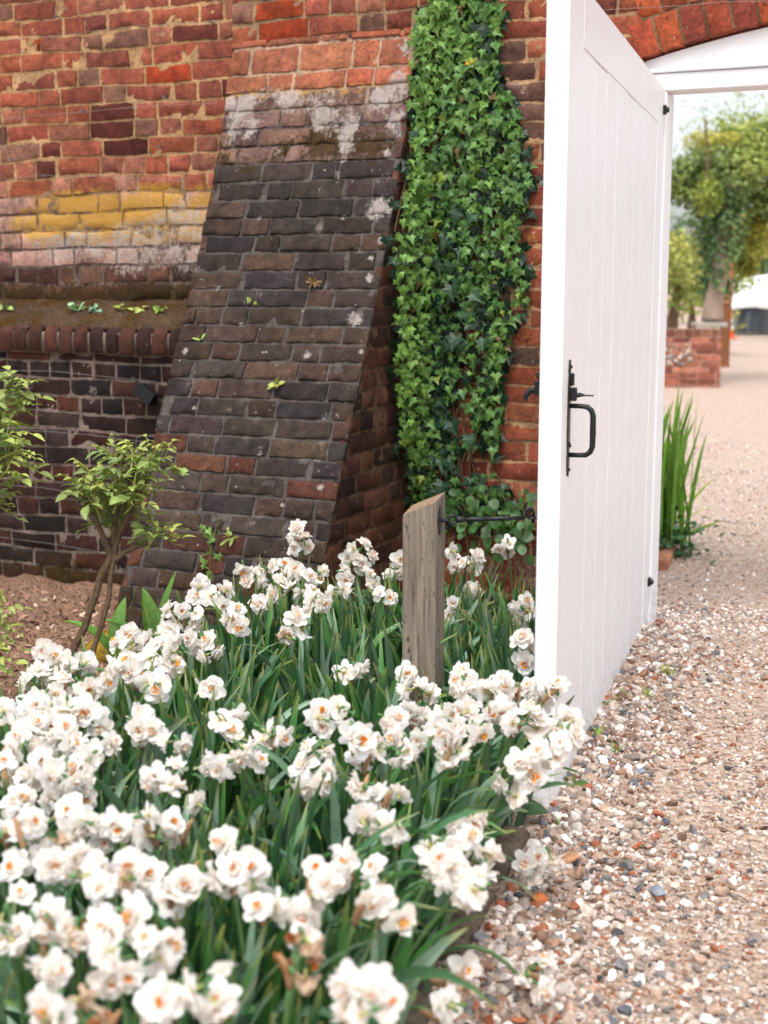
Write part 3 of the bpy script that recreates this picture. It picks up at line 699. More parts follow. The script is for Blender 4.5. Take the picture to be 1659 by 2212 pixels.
# ------------------------------------------------------------------ wires on vine eyes
def wire(name, pix, plane_d, label, eyes=(), ext=True):
    pts = []
    for (x, y) in pix: pts.append(at_plane(x, y, O + WN * plane_d, WN))
    pts = np.array(pts)
    if ext: d = pts[0] - pts[1]; pts = np.concatenate([[pts[0] + d / np.linalg.norm(d) * .8], pts])
    t = np.linspace(0, len(pts) - 1, 40); P_ = np.stack([np.interp(t, np.arange(len(pts)), pts[:, i]) for i in range(3)], -1)
    e = empty(name, P_[-1], label, 'wire', None); m_ = MB(); m_.tube(P_, .0009, lin('#77726f'), 5); m_.build('strand', M['wire'], e)
    for (x, y) in eyes:
        p = at_plane(x, y, O + WN * plane_d, WN); m_ = MB(); m_.tube([p - WN * .03, p + WN * .004], .003, lin('#4d4a49'), 6); m_.lathe(p + WN * .003 - Z * .006, Z, [(.006, 0), (.006, .012)], lin('#5a5654'), 8); m_.build('vine_eye', M['iron'], e)
wire('training_wire', [(0, 88), (110, 78), (180, 70), (290, 56), (480, 46)], .02, 'topmost thin wire along the red brick beside the buttress', [(122, 35), (455, 47)])
wire('training_wire', [(0, 257), (180, 242), (300, 230), (470, 222)], .02, 'thin wire across the middle of the red brickwork', [(178, 239), (355, 210)])
wire('training_wire', [(0, 387), (100, 379), (250, 382), (400, 392)], .02, 'thin wire just above the yellow lichen band', [(97, 379), (345, 316)])
wire('training_wire', [(0, 530), (80, 516), (250, 506), (410, 507)], .015, 'thin sagging wire across the lichen covered bricks', [])
wire('training_wire', [(0, 800), (120, 802), (210, 812), (336, 824)], PQ + .015, 'highest wire on the dark plinth under the coping', [(290, 822)])
wire('training_wire', [(0, 926), (100, 932), (200, 940), (308, 954)], PQ + .015, 'second wire below the coping on the dark plinth', [])
wire('training_wire', [(0, 1047), (80, 1052), (160, 1064), (290, 1080)], PQ + .015, 'wire behind the rose leaves on the dark plinth', [])
wire('training_wire', [(0, 1160), (120, 1176), (230, 1195), (268, 1200)], PQ + .015, 'lowest wire on the dark plinth above the mulch', [])
wire('training_wire', [(1290, 22), (1400, 16), (1480, 12), (1560, 4), (1680, 2)], .03, 'thin wire stretched across the arch bricks over the gateway', [], False)
p = at_plane(318, 850, O + WN * (PQ + .03), WN)
m_ = MB(); d1 = (WR * .8 - Z * .6); d2 = (WR * .6 + Z * .8); m_.box(p - d1 * .04 - d2 * .026 - WN * .02, d1 * .085, d2 * .052, WN * .05, lin('#0d0d0f'), .004); m_.box(p - d1 * .044 - d2 * .028 + WN * .0305, d1 * .093, d2 * .056, WN * .004, lin('#141518'), .001); m_.tube([p, p - WN * .05], .008, lin('#0d0d0f'), 8)
tag(m_.build('wall_spotlight', M['matte'], base=p), 'small black box fitting on the dark plinth beside the buttress', 'light fitting')

# ------------------------------------------------------------------ leaves
def basis(nrm, up):
    """frames for arrays of normals and in-plane directions: x across, y along, z out"""
    z = nrm / (np.linalg.norm(nrm, axis=-1, keepdims=True) + 1e-9); y = up - z * (up * z).sum(-1, keepdims=True); y /= np.linalg.norm(y, axis=-1, keepdims=True) + 1e-9
    return np.cross(y, z), y, z
def scatter(mb, lv, lf, pos, nrm, up, size, cols, shade=None, masks=(0, 0, 0)):
    """many copies of one leaf or stone shape, written into one mesh"""
    lv = np.asarray(lv, float); n = len(pos); X, Y, Zz = basis(nrm, up); size = np.asarray(size).reshape(n, 1, -1)
    L = lv[None] * size
    V = pos[:, None] + L[..., :1] * X[:, None] + L[..., 1:2] * Y[:, None] + L[..., 2:] * Zz[:, None]
    k = len(lv); C = np.repeat(cols[:, None], k, 1)
    if shade is not None: C = C * shade[None, :, None]
    off = (np.arange(n) * k)[:, None, None]; n0 = mb.n
    first = True
    for fl in lf:
        q = (np.asarray(fl)[None] + off).reshape(-1, np.asarray(fl).shape[1])
        if first: mb.add(V.reshape(-1, 3), q, np.clip(C.reshape(-1, 3), 0, 1), masks); first = False
        else: mb.f.append(q + n0)
def leaf_from_outline(half, fold=0.15, droop=0.15):
    """half: (x, y) outline from base to tip on one side; a midrib fold and a drooping tip"""
    h = np.array(half); mid = np.stack([0 * h[:, 0], h[:, 1]], -1); k = len(h)
    v = []
    for (x, y), (_, ym) in zip(h, mid): v += [(-x, y, fold * x - droop * y * y), (0, ym if ym < h[-1, 1] else ym, -droop * ym * ym), (x, y, fold * x - droop * y * y)]
    f = []
    for i in range(k - 1): f += [[3 * i, 3 * i + 1, 3 * i + 4, 3 * i + 3], [3 * i + 1, 3 * i + 2, 3 * i + 5, 3 * i + 4]]
    return np.array(v), [np.array(f)]
def ivy_leaf(var):
    lob = [(0.0, .0), (.16, -.16), (.40, -.20), (.36, .06), (.62, .22), (.34, .36), (.20, .52), (0, 1.0)] if var == 0 else [(0, 0), (.2, -.1), (.34, -.08), (.34, .12), (.56, .36), (.28, .42), (.17, .6), (0, 1.08)]
    R_ = [(x, y) for x, y in lob]; Lf = [(-x, y) for x, y in lob[1:-1]][::-1]
    o = R_ + Lf; v = [(0, .22, .0)] + [(x, y, .22 * abs(x) - .25 * max(y, 0) ** 2 + (.05 if abs(x) > .5 else 0)) for x, y in o]
    k = len(o); f = [[0, 1 + i, 1 + (i + 1) % k] for i in range(k)]
    return np.array(v), [np.array(f)]
OVATE = [(0.0, 0), (.22, .1), (.36, .28), (.38, .48), (.27, .72), (.12, .9), (0, 1.0)]
def randn(n, s=1.0): return rng.normal(0, s, (n, 3))

# ---- ivy
LB = np.array([(0, 945), (60, 905), (130, 892), (300, 872), (380, 852), (500, 826), (640, 836), (800, 834), (960, 846), (1080, 880), (1130, 890)])
RB = np.array([(0, 1060), (30, 1100), (150, 1112), (280, 1142), (380, 1160), (470, 1158), (560, 1140), (650, 1146), (720, 1108), (830, 1090), (900, 1086), (1000, 1075), (1060, 1105), (1130, 1150)])
cheek_n = WR; cheek_o = O + WR * (SBR + 0.01)
pts, nrm, layer, kind_ = [], [], [], []
tries = 0
while len(pts) < 3900 and tries < 40000:
    tries += 1
    y = rng.uniform(-60, 1140); l = np.interp(y, LB[:, 0], LB[:, 1]); r = np.interp(y, RB[:, 0], RB[:, 1])
    x = l + (r - l) * rng.random(); fr_ = (x - l) / (r - l)
    if y > 1000 and rng.random() < 0.45: continue
    # sparser brown gap in the middle right and ragged right edge
    g = vnoise(np.array([[x * .02, y * .008, 1.0]]))[0]
    if 0.6 < fr_ < 1 and 550 < y < 1050 and g < 0.30 and rng.random() < .8: continue
    if fr_ > 0.88 and g < 0.38: continue
    if fr_ > 0.12 and g < 0.2 and rng.random() < .7: continue
    if y < 180 and 0.35 < fr_ < 0.6 and g < 0.55: continue
    a = at_plane(x, y, O, WN); b_ = at_plane(x, y, cheek_o, cheek_n)
    q_ = (b_ - O) @ WN; bul = 0.02 + 0.05 * rng.random() ** 1.5 + 0.035 * max(0, 1 - abs(fr_ - .2) / .3)
    if 0 <= q_ <= proj_at(b_[2]) + .02: p = b_ + WR * bul; nn = WR * .7 + WN * .8
    else: p = a + WN * bul; nn = WN
    pts.append(p); nrm.append(nn); layer.append(bul); kind_.append((fr_, y, g))
pts, nrm, layer, kind_ = map(np.array, (pts, nrm, layer, kind_)); n = len(pts)
ivy = empty('ivy', O + WR * -0.62 + WN * .1, 'bright green ivy climbing the brick wall between the buttress and the white gate', 'ivy')
up = -Z[None] + randn(n, .5); nr_ = nrm + randn(n, .38) + Z * .25
colA, colB, colD, colY = lin('#698d3b'), lin('#446b35'), lin('#26422d'), lin('#7f8f3a')
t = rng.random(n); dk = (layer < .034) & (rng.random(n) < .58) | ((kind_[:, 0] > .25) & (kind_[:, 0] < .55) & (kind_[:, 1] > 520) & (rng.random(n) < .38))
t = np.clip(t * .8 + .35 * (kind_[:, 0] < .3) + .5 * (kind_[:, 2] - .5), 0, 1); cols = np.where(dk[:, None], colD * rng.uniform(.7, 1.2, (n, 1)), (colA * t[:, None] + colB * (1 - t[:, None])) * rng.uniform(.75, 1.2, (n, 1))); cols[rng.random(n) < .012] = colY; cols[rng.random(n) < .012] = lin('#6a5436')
cols[rng.random(n) < .004] = lin('#d9a428')
size = rng.uniform(.022, .043, n) * np.where(dk, 1.15, 1.0)
ib = MB()
for v_ in (0, 1):
    lv, lf = ivy_leaf(v_); sel = (rng.random(n) < .5) if v_ == 0 else ~sel
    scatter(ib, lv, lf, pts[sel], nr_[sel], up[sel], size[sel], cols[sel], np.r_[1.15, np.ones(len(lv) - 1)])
# a few large old leaves, dark blue green, low in the middle
bx, by = rng.normal(975, 42, 45), rng.uniform(420, 1090, 45); bp_ = np.array([at_plane(x, y, O + WN * (.05 + .03 * rng.random()), WN) for x, y in zip(bx, by)]); lv, lf = ivy_leaf(0)
scatter(ib, lv, lf, bp_, WN + randn(45, .3) + Z * .3, -Z + randn(45, .4), rng.uniform(.048, .07, 45), lin('#2c4a30') * rng.uniform(.6, 1.2, (45, 1)), np.r_[1.5, np.ones(len(lv) - 1)])
# darker leaves pressed on the wall behind
sel = rng.choice(n, 1100); lv, lf = ivy_leaf(0)
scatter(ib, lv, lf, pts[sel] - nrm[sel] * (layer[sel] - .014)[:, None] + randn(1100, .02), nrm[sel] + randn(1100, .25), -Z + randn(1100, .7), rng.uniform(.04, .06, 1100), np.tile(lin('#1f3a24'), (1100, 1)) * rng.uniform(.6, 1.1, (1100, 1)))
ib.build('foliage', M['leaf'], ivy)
sb = MB()
for k in range(16):
    x0 = rng.uniform(885, 1075); y0 = 1140; P_ = []
    for i in range(14):
        y = y0 - i * rng.uniform(55, 85); l = np.interp(y, LB[:, 0], LB[:, 1]); r = np.interp(y, RB[:, 0], RB[:, 1]); x0 = np.clip(x0 + rng.normal(-2, 22), l + 20, r - 10)
        if y < -80: break
        p = at_plane(x0, y, O + WN * (.012 + .01 * rng.random()), WN); q_ = at_plane(x0, y, cheek_o, cheek_n)
        if 0 <= (q_ - O) @ WN <= proj_at(q_[2]): p = q_ + WR * .012
        P_.append(p)
    sb.tube(P_, np.linspace(.005, .002, len(P_)), lin('#5b4330'), 5)
sb.build('stem', M['bark'], ivy)

# ---- small plants rooted in the masonry
def weed(name, base, nrm_, label, cat, n=8, size=.03, spread=.02, col='#7f9a45', outline=OVATE, stem=False, group=None):
    base = np.asarray(base); b = MB(); lv, lf = leaf_from_outline(outline, .2, .2)
    d = randn(n) * [1, 1, .5] + nrm_ * .8 + Z * .5; d /= np.linalg.norm(d, axis=1)[:, None]
    scatter(b, lv, lf, base + d * spread * rng.random((n, 1)), np.tile(Z * .6 + nrm_ * .5, (n, 1)) + randn(n, .4), d, rng.uniform(.7, 1.2, n) * size, lin(col) * rng.uniform(.7, 1.3, (n, 1)))
    return tag(b.build(name, M['leaf'], base=base), label, cat, group)
def ledge(x, y): p = at_plane(x, y, O + WN * .12, WN); u = (p - O) @ WR; return WP(np.array(u), np.array(1.20), np.array(.12))
for (x, lab, n, c) in ((170, 'pale green rosette of small leaves on the mossy ledge, broadest of its row', 14, '#8fb27e'), (205, 'grey green leaf rosette on the mossy ledge beside the broadest one', 9, '#7d9f82'), (262, 'small yellowish weed midway along the mossy ledge', 6, '#8f9a45'), (300, 'tiny leafy weed on the ledge close to the mossy corner', 6, '#9aa85a'), (346, 'small upright weed on the ledge touching the buttress', 7, '#86a04a'), (14, 'little weed at the ledge end by the picture border', 5, '#7d9550')):
    weed('ledge_weed', ledge(x, 668), WN * .3, lab, 'weed', n, .035, .022, c, group='weeds on the mossy ledge')
def on_buttress(x, y):
    lo, hi = 0.0, 2.3
    for _ in range(30):
        mid = (lo + hi) / 2; pt = at_plane(x, y, O + WN * proj_at(mid), WN)
        if pt[2] > mid: lo = mid
        else: hi = mid
    return pt + WN * .006
for (x, y, lab, n, sz, c) in ((437, 735, 'single upright pale leaf growing from a buttress joint', 3, .032, '#8fae4c'), (598, 832, 'tiny yellow green weed low in the middle of the buttress face', 6, .028, '#9aa048'), (548, 655, 'tiny weed in a joint high on the buttress face', 4, .022, '#8fa04a'), (390, 1018, 'little green sprig on the buttress edge by the rose', 5, .026, '#8fae5a'), (505, 1160, 'strappy little weed low on the buttress beside the ivy sprig', 8, .045, '#8a9a4a'), (680, 610, 'brown dried weed hanging on the buttress face', 26, .03, '#7a5a2c')):
    weed('wall_weed', on_buttress(x, y), WN, lab, 'weed', n, sz, .015, c, [(0, 0), (.1, .2), (.12, .5), (.08, .8), (0, 1)] if n in (3, 8, 26) else OVATE, group='weeds in the buttress joints')
spr = empty('ivy_sprig', on_buttress(455, 1240), 'thin ivy sprig creeping up the foot of the buttress', 'ivy')
P_ = np.array([on_buttress(x, y) for x, y in ((452, 1245), (455, 1215), (458, 1180), (466, 1150), (472, 1128))]); b = MB(); b.tube(P_, .0025, lin('#6a5038'), 5); b.build('stem', M['bark'], spr)
b = MB(); lv, lf = ivy_leaf(0); n = 26; t = rng.random(n) * 4; pp = np.stack([np.interp(t, np.arange(5), P_[:, i]) for i in range(3)], -1) + randn(n, .022) + WN * .02
scatter(b, lv, lf, pp, WN + randn(n, .3), -Z + randn(n, .6), rng.uniform(.022, .038, n), lin('#6f8f45') * rng.uniform(.7, 1.3, (n, 1))); b.build('foliage', M['leaf'], spr)
bub = empty('bindweed', at_plane(1020, 1130, O + WN * .1, WN) * [1, 1, 0], 'round leaved scrambling plant at the wall foot between post and gate', 'plant')
b = MB(); lv, lf = leaf_from_outline([(0, 0), (.3, .05), (.46, .3), (.44, .6), (.25, .88), (0, 1.0)], .12, .1); n = 85
px = rng.uniform(965, 1150, n); py = rng.uniform(1045, 1200, n); pp = np.array([at_plane(x, y, O + WN * (.05 + .12 * rng.random()), WN) for x, y in zip(px, py)])
scatter(b, lv, lf, pp, WN + randn(n, .35) + Z * .3, -Z + randn(n, .7), rng.uniform(.024, .044, n), (lin('#456a36') * rng.uniform(.5, 1.35, (n, 1)))); b.build('foliage', M['leaf'], bub)
b = MB()
for k in range(7):
    x = rng.uniform(970, 1140); b.tube([at_plane(x + rng.normal(0, 10), y, O + WN * .06, WN) for y in (1260, 1190, 1120, 1060)], .002, lin('#6f6a3a'), 5)
b.build('stem', M['bark'], bub)

# ------------------------------------------------------------------ rose bushes
def rose(base, canes, shoots, label, leafscale=1.0):
    r = empty('rose_bush', base, label, 'rose bush')
    for path in canes:
        P_ = np.array([p for p, _ in path]); rad = [q for _, q in path]
        t = np.linspace(0, len(P_) - 1, 6 * (len(P_) - 1) + 1); Q = np.stack([np.interp(t, np.arange(len(P_)), P_[:, i]) for i in range(3)], -1)
        Q = Q + (np.stack([vnoise(Q + 3 * i, 14) for i in range(3)], -1) - .5) * .014; rr = np.interp(t, np.arange(len(P_)), rad)
        b = MB(); b.tube(Q, rr, lin('#5d4c3a'), 7); L = len(Q)
        for k in range(22 * (len(P_) - 1)):     # thorns
            i = rng.integers(1, L - 1); d = randn(1)[0]; d[2] *= .3; d /= np.linalg.norm(d); b.tube([Q[i] + d * rr[i] * .8, Q[i] + d * (rr[i] + .004)], [.0011, .0002], lin('#6d5440'), 4, False)
        b.build('cane', M['bark'], r)
    fb_ = MB(); lv, lf = leaf_from_outline([(0, 0), (.16, .08), (.27, .22), (.25, .26), (.32, .42), (.28, .46), (.29, .6), (.22, .66), (.2, .78), (.15, .82), (.08, .95), (0, 1.02)], .32, .28)
    for (tip, d0, sz) in shoots:
        st = MB(); tip = np.asarray(tip); d0 = np.asarray(d0) / np.linalg.norm(d0); root = tip - d0 * .07 * sz; st.tube([root, (root + tip) / 2 + randn(1, .004)[0], tip], [.0036, .003, .002], lin('#8f9c4a'), 6)
        nl = int(rng.integers(4, 7))
        for k in range(nl):
            f_ = k / nl; az = k * 2.4 + rng.random(); side = np.cross(d0, [math.cos(az), math.sin(az), .1]); side /= np.linalg.norm(side)
            dl = d0 * (.35 + .5 * f_) + side * (1.0 - .45 * f_) + Z * .25; dl /= np.linalg.norm(dl); L = rng.uniform(.055, .085) * sz * leafscale * (1.15 - .5 * f_)
            s0 = root + (tip - root) * (.25 + .75 * f_); tt = np.linspace(0, 1, 6); ar = s0 + tt[:, None] * dl * L - (tt ** 2)[:, None] * Z * L * .28
            st.tube(ar, .0011, lin('#9aa850'), 4, False); yel = .25 + .75 * f_
            for q, tq in enumerate((.42, .70, 1.0)):
                for sd_ in ((-1, 1) if q < 2 else (0,)):
                    p = s0 + tq * dl * L - tq ** 2 * Z * L * .28; lat = np.cross(dl, Z); lat /= np.linalg.norm(lat)
                    u_ = dl * (1 if sd_ == 0 else .45) + lat * sd_ * .9 - Z * .35; nn = Z + randn(1, .25)[0] + dl * -.2
                    cc = lin('#5e7f4c') * (1 - yel) + lin('#a5ab55') * yel; ls = L * rng.uniform(.36, .48) * (1.15 if sd_ == 0 else 1)
                    scatter(fb_, lv, lf, p[None], nn[None], u_[None], [ls], (cc * rng.uniform(.75, 1.2))[None], np.tile([.92, 1.12, .92], len(lv) // 3))
        st.build('shoot', M['leaf'], r)
    fb_.build('foliage', M['leaf'], r)
    return r
DR = 4.15
def rp(x, y, d=DR): return at_depth(x, y, d)
canes = [[(rp(150, 1450), .013), (rp(175, 1372), .012), (rp(212, 1270), .0115), (rp(238, 1205), .011)],
         [(rp(198, 1440), .009), (rp(215, 1370), .0085), (rp(236, 1280), .008), (rp(250, 1180), .009)],
         [(rp(238, 1205), .010), (rp(222, 1150), .0085), (rp(186, 1075), .006), (rp(163, 1052), .005)],
         [(rp(250, 1180), .010), (rp(258, 1150), .009), (rp(292, 1085), .007), (rp(318, 1035), .005)],
         [(rp(245, 1175), .009), (rp(246, 1130), .007), (rp(262, 1070), .006), (rp(292, 1020), .005)],
         [(rp(248, 1212), .009), (rp(275, 1195), .0075), (rp(320, 1175), .006), (rp(345, 1150), .004)]]
S = [(165, 1035, -.5, .9, 1.0), (188, 1010, -.2, 1.0, 1.0), (205, 1060, -.1, .9, 1.0), (225, 1035, 0, 1, 1.1), (220, 965, -.5, .7, .9), (258, 985, -.2, 1, 1.1), (255, 1045, .1, 1, 1.1), (285, 1050, .2, 1, 1.1), (300, 1000, .2, 1, 1.0), (320, 1000, .4, .9, 1.1), (340, 970, .5, .8, 1.1), (365, 985, 1, .4, 1.0), (310, 1075, .7, .6, 1.0), (240, 1090, 0, .8, 1.0), (205, 1100, -.4, .5, .9), (275, 1095, .3, .8, 1.0), (185, 1050, -.6, .6, .8), (330, 1035, .7, .7, .8), (350, 1140, .6, .8, 1.0), (310, 1150, -.2, 1, .7), (365, 1150, .9, .4, .8), (285, 965, 0, 1, .8), (250, 1110, .2, .7, .9)]
shoots = [(rp(x, y, DR + rng.uniform(-.09, .09)), np.array([dx, rng.normal(0, .3), dz]), s * 1.25) for x, y, dx, dz, s in S]
bp = rp(175, 1440).copy(); bp[2] = .03
rose(bp, canes, shoots, 'young rose bush with two leaning thorny stems on the brown mulch before the plinth')
DR = 3.9
canes = [[(rp(-90, 1480), .010), (rp(-70, 1300), .009), (rp(-45, 1100), .008), (rp(-15, 900), .006)], [(rp(-70, 1300), .008), (rp(-40, 1180), .006), (rp(0, 1090), .004)], [(rp(-80, 1400), .007), (rp(-45, 1360), .005), (rp(0, 1320), .003)]]
S = [(15, 850, .1, 1, 1), (45, 825, .6, .8, .9), (-10, 900, 0, 1, 1.1), (25, 900, .5, .7, 1.0), (50, 860, 1, .4, .7), (5, 960, .4, .9, 1.2), (35, 985, .8, .6, 1.0), (20, 1010, .5, .5, 1.0), (-10, 1020, .2, 1, 1.1), (50, 970, 1, .4, .8), (10, 1080, .6, .3, .8), (-30, 960, -.3, 1, 1.2), (-40, 870, -.4, 1, 1.2), (-50, 1000, -.4, 1, 1.2), (10, 1300, .6, .6, 1.0), (20, 1345, .7, .1, .9), (-10, 1350, .2, .7, 1.0), (-5, 1410, .4, .2, 1.0), (30, 930, .8, .6, .9)]
shoots = [(rp(x, y, DR + rng.uniform(-.1, .1)), np.array([dx, rng.normal(0, .3), dz]), s * 1.25) for x, y, dx, dz, s in S]
bp = rp(-85, 1480).copy(); bp[2] = .03
rose(bp, canes, shoots, 'leafy rose bush cut off by the border of the photo beside the dark plinth')

# ------------------------------------------------------------------ broad leaved plants and moss by the buttress foot
def blade_mb(b, base, d, L, W, col, n=9, bend=.3, up=1.0, fold=.25, shape=None):
    d = np.asarray(d, float) * [1, 1, 0]; d /= np.linalg.norm(d) + 1e-9; t = np.linspace(0, 1, n); lat = np.cross(d, Z)
    ctr = base + d * (L * (t * .35 * (2 - up) + bend * t ** 2.2))[:, None] + Z * (L * (t * up - bend * .8 * t ** 2.5))[:, None]
    wv = (np.sin(math.pi * t ** .8) ** .8 * W) if shape is None else shape(t) * W
    T = np.gradient(ctr, axis=0); T /= np.linalg.norm(T, axis=1)[:, None]; nn = np.cross(lat, T)
    rows = np.stack([ctr - lat * wv[:, None] + nn * (wv * fold)[:, None], ctr, ctr + lat * wv[:, None] + nn * (wv * fold)[:, None]], 1)
    b.strip(rows, col if np.ndim(col) == 1 else np.repeat(np.asarray(col), 3, 0)); return ctr
for (x, y, dep, blades, lab) in ((335, 1345, 4.55, [(-1, 0, .26, .035, .8, .2), (-.2, .3, .22, .035, 1.2, .05), (.5, 0, .2, .035, 1.1, .1), (.9, -.3, .2, .03, .7, .2), (.3, -.6, .18, .036, .6, .25), (-.5, -.5, .16, .03, .8, .2), (.1, .1, .25, .022, 1.3, .03)], 'broad green leaved plant sprouting beside the yellow moss at the buttress foot'),
                                 (245, 1345, 4.5, [(-.9, .1, .24, .032, .9, .25), (.1, .3, .2, .03, 1.2, .05), (.5, -.4, .22, .028, .5, .35)], 'small broad leaved plant behind the rose stems'),
                                 (20, 1590, 2.75, [(-1, 0, .18, .028, .9, .2), (-.6, .5, .14, .024, .8, .2)], 'drooping broad green leaf at the mulch edge beside the white daffodils'),
                                 (300, 1490, 3.3, [(-.9, .2, .15, .028, 1, .2), (.4, .3, .17, .03, 1.1, .1), (.1, -.2, .14, .03, 1.0, .1), (.8, .1, .13, .026, .8, .2)], 'yellow green broad leaves showing between the daffodils near the rose')):
    p = at_depth(x, y, dep); p[2] = max(.02, min(p[2], .06)); e = empty('broadleaf_plant', p, lab, 'plant')
    for (dx, dy, L, W, up_, be) in blades:
        b = MB(); cw = lin('#628c38') * rng.uniform(.75, 1.15); blade_mb(b, p, (dx, dy, 0), L, W, cw[None] * np.linspace(.8, 1.25, 12)[:, None], n=12, bend=be + .1, up=up_, fold=.55); b.build('leaf', M['leaf'], e, smooth=True)
pm = at_depth(275, 1325, 4.75); pm[2] = 0.02
b = MB(); th = np.linspace(0, 2 * math.pi, 40); ph = np.linspace(0, math.pi / 2, 16); TH, PHI = np.meshgrid(th, ph)
Wm = pm + np.stack([.17 * np.cos(TH) * np.cos(PHI), .12 * np.sin(TH) * np.cos(PHI), .10 * np.sin(PHI)], -1); Wm = Wm + ((fbm(Wm, 18, 3) - .5) * .05)[..., None] * np.array([.6, .6, 1]); t = fbm(Wm, 22, 2)[..., None]
b.strip(Wm, (lin('#5f4a18') * (1 - t) + lin('#9a8030') * t).reshape(-1, 3)); tag(b.build('moss_cushion', M['moss'], base=pm, smooth=True), 'rounded yellow brown moss cushion on the soil at the buttress foot', 'moss')

# ------------------------------------------------------------------ mulch, gravel, edging stones
def icosphere(sub):
    t = (1 + 5 ** .5) / 2; v = [(-1, t, 0), (1, t, 0), (-1, -t, 0), (1, -t, 0), (0, -1, t), (0, 1, t), (0, -1, -t), (0, 1, -t), (t, 0, -1), (t, 0, 1), (-t, 0, -1), (-t, 0, 1)]
    f = [(0, 11, 5), (0, 5, 1), (0, 1, 7), (0, 7, 10), (0, 10, 11), (1, 5, 9), (5, 11, 4), (11, 10, 2), (10, 7, 6), (7, 1, 8), (3, 9, 4), (3, 4, 2), (3, 2, 6), (3, 6, 8), (3, 8, 9), (4, 9, 5), (2, 4, 11), (6, 2, 10), (8, 6, 7), (9, 8, 1)]
    v = [np.array(p) / np.linalg.norm(p) for p in v]
    for _ in range(sub):
        c = {}; nf = []
        def mid(a, b_):
            k = (min(a, b_), max(a, b_))
            if k not in c: m = v[a] + v[b_]; v.append(m / np.linalg.norm(m)); c[k] = len(v) - 1
            return c[k]
        for a, b_, d in f: x, y, z = mid(a, b_), mid(b_, d), mid(d, a); nf += [(a, x, z), (b_, y, x), (d, z, y), (x, y, z)]
        f = nf
    return np.array(v), np.array(f)
IC1 = icosphere(1); IC2 = icosphere(2)
def stone_shape(ic, k):
    """a broken flint: a ball cut by a few random flat faces and roughened"""
    v = ic[0].copy(); r_ = np.random.default_rng(100 + k)
    for _ in range(r_.integers(5, 10)):
        d = r_.normal(size=3); d /= np.linalg.norm(d); h = r_.uniform(.35, .8); over = v @ d - h; v = v - np.clip(over, 0, None)[:, None] * d * .92
    v = v * (1 + .25 * (fbm(v + k * 3.1, 1.6, 2)[:, None] - .5)); return v / np.abs(v).max() * [1, r_.uniform(.65, 1.0), r_.uniform(.45, .8)]
SHP1 = [stone_shape(IC1, k) for k in range(14)]; SHP2 = [stone_shape(IC2, k + 50) for k in range(12)]
SPAL = 1.06 * np.array([lin(c) for c in ['#cfc6be', '#b3a396', '#9c897a', '#8b6d59', '#92593c', '#7d7069', '#6c6a69', '#565960', '#cfc8c1', '#9c8271', '#824a30', '#38383c', '#b3a8a1', '#968478', '#73594a']]); SW = np.array([6, 7, 6, 4.5, 1.6, 5, 3, 1.5, 3.2, 6, 1.1, .35, 6, 7, 3]); SW = SW / SW.sum()
gv = MB()
def gravel_lot(n, smin, smax, tfun, shapes, ic, y0, y1, lift=.35, power=2.2):
    y = y0 + (y1 - y0) * rng.random(n) ** 1.25; t = tfun(n); x = edge_x(np.minimum(y, 5.2)) - np.clip(y - 5.3, 0, 9) * .3 + t
    patch = fbm(np.stack([x, y, 0 * x + 1], -1), 2.6, 3); keep = (rng.random(n) < np.clip((patch - .38) * 7, .42, 1)) | (t < .22); x, y, t = x[keep], y[keep], t[keep]; n = len(x)
    s = smin + (smax - smin) * rng.random(n) ** power; s = s * np.clip(1.1 - t * .35, .6, 1.1)
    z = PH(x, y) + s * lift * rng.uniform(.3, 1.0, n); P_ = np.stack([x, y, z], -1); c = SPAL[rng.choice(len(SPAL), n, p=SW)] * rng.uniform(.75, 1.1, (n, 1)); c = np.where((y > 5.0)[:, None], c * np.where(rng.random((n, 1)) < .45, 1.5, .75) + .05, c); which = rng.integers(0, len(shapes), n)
    for k in range(len(shapes)):
        q = which == k
        if q.any(): scatter(gv, shapes[k], [ic[1]], P_[q], Z + randn(q.sum(), .45), randn(q.sum()), s[q], c[q], 0.8 + .5 * vnoise(shapes[k] + k, 2.2))
expo = lambda sc: (lambda n: np.clip(rng.exponential(sc, n), 0, 1.6) - .005)
unif = lambda a, b_: (lambda n: rng.uniform(a, b_, n))
gravel_lot(1500, .010, .021, expo(.16), SHP2, IC2, 1.9, 5.0, .5, 1.6)
gravel_lot(13000, .006, .0125, expo(.55), SHP1, IC1, 1.9, 5.4)
gravel_lot(17000, .0028, .007, unif(-.02, 1.25), SHP1, IC1, 1.9, 5.2, .3)
gravel_lot(15000, .005, .012, unif(0, 2.2), SHP1, IC1, 4.4, 9, .3, 1.4)
gravel_lot(17000, .007, .017, unif(0, 3.8), SHP1, IC1, 7, 17, .3, 1.2)
tag(gv.build('gravel', M['stone']), 'loose flint gravel', None, None, 'stuff')
# stones big enough to tell apart
NOTE = [(2660, 3265, '#4a4a50', .016, 'dark slate grey pebble alone on the bare gravel path'), (2550, 3365, '#9c5a38', .019, 'round orange brown pebble on the gravel'), (2630, 3555, '#7d838c', .026, 'blocky blue grey flint out on the gravel'), (2415, 3080, '#e4ddd6', .026, 'white flint lump against the bottom edge of the gate'), (2365, 3105, '#a59283', .020, 'smooth oval fawn pebble beside the white flint at the gate'), (2150, 3630, '#b5673a', .022, 'rusty orange flint beside the edging stone'), (2075, 3765, '#ece5dd', .024, 'pale elongated flint lying beside the edging stones'), (2270, 3465, '#b3835f', .032, 'large tan flint chunk below the gate corner'), (2570, 2730, '#8f6a50', .026, 'brown flint block by the gate far along its bottom'), (2560, 3085, '#7f8794', .016, 'blue grey oval pebble midway across the path')]
NOTE = [(x / 1.8518, y / 1.8518, c, s, l) for x, y, c, s, l in NOTE]
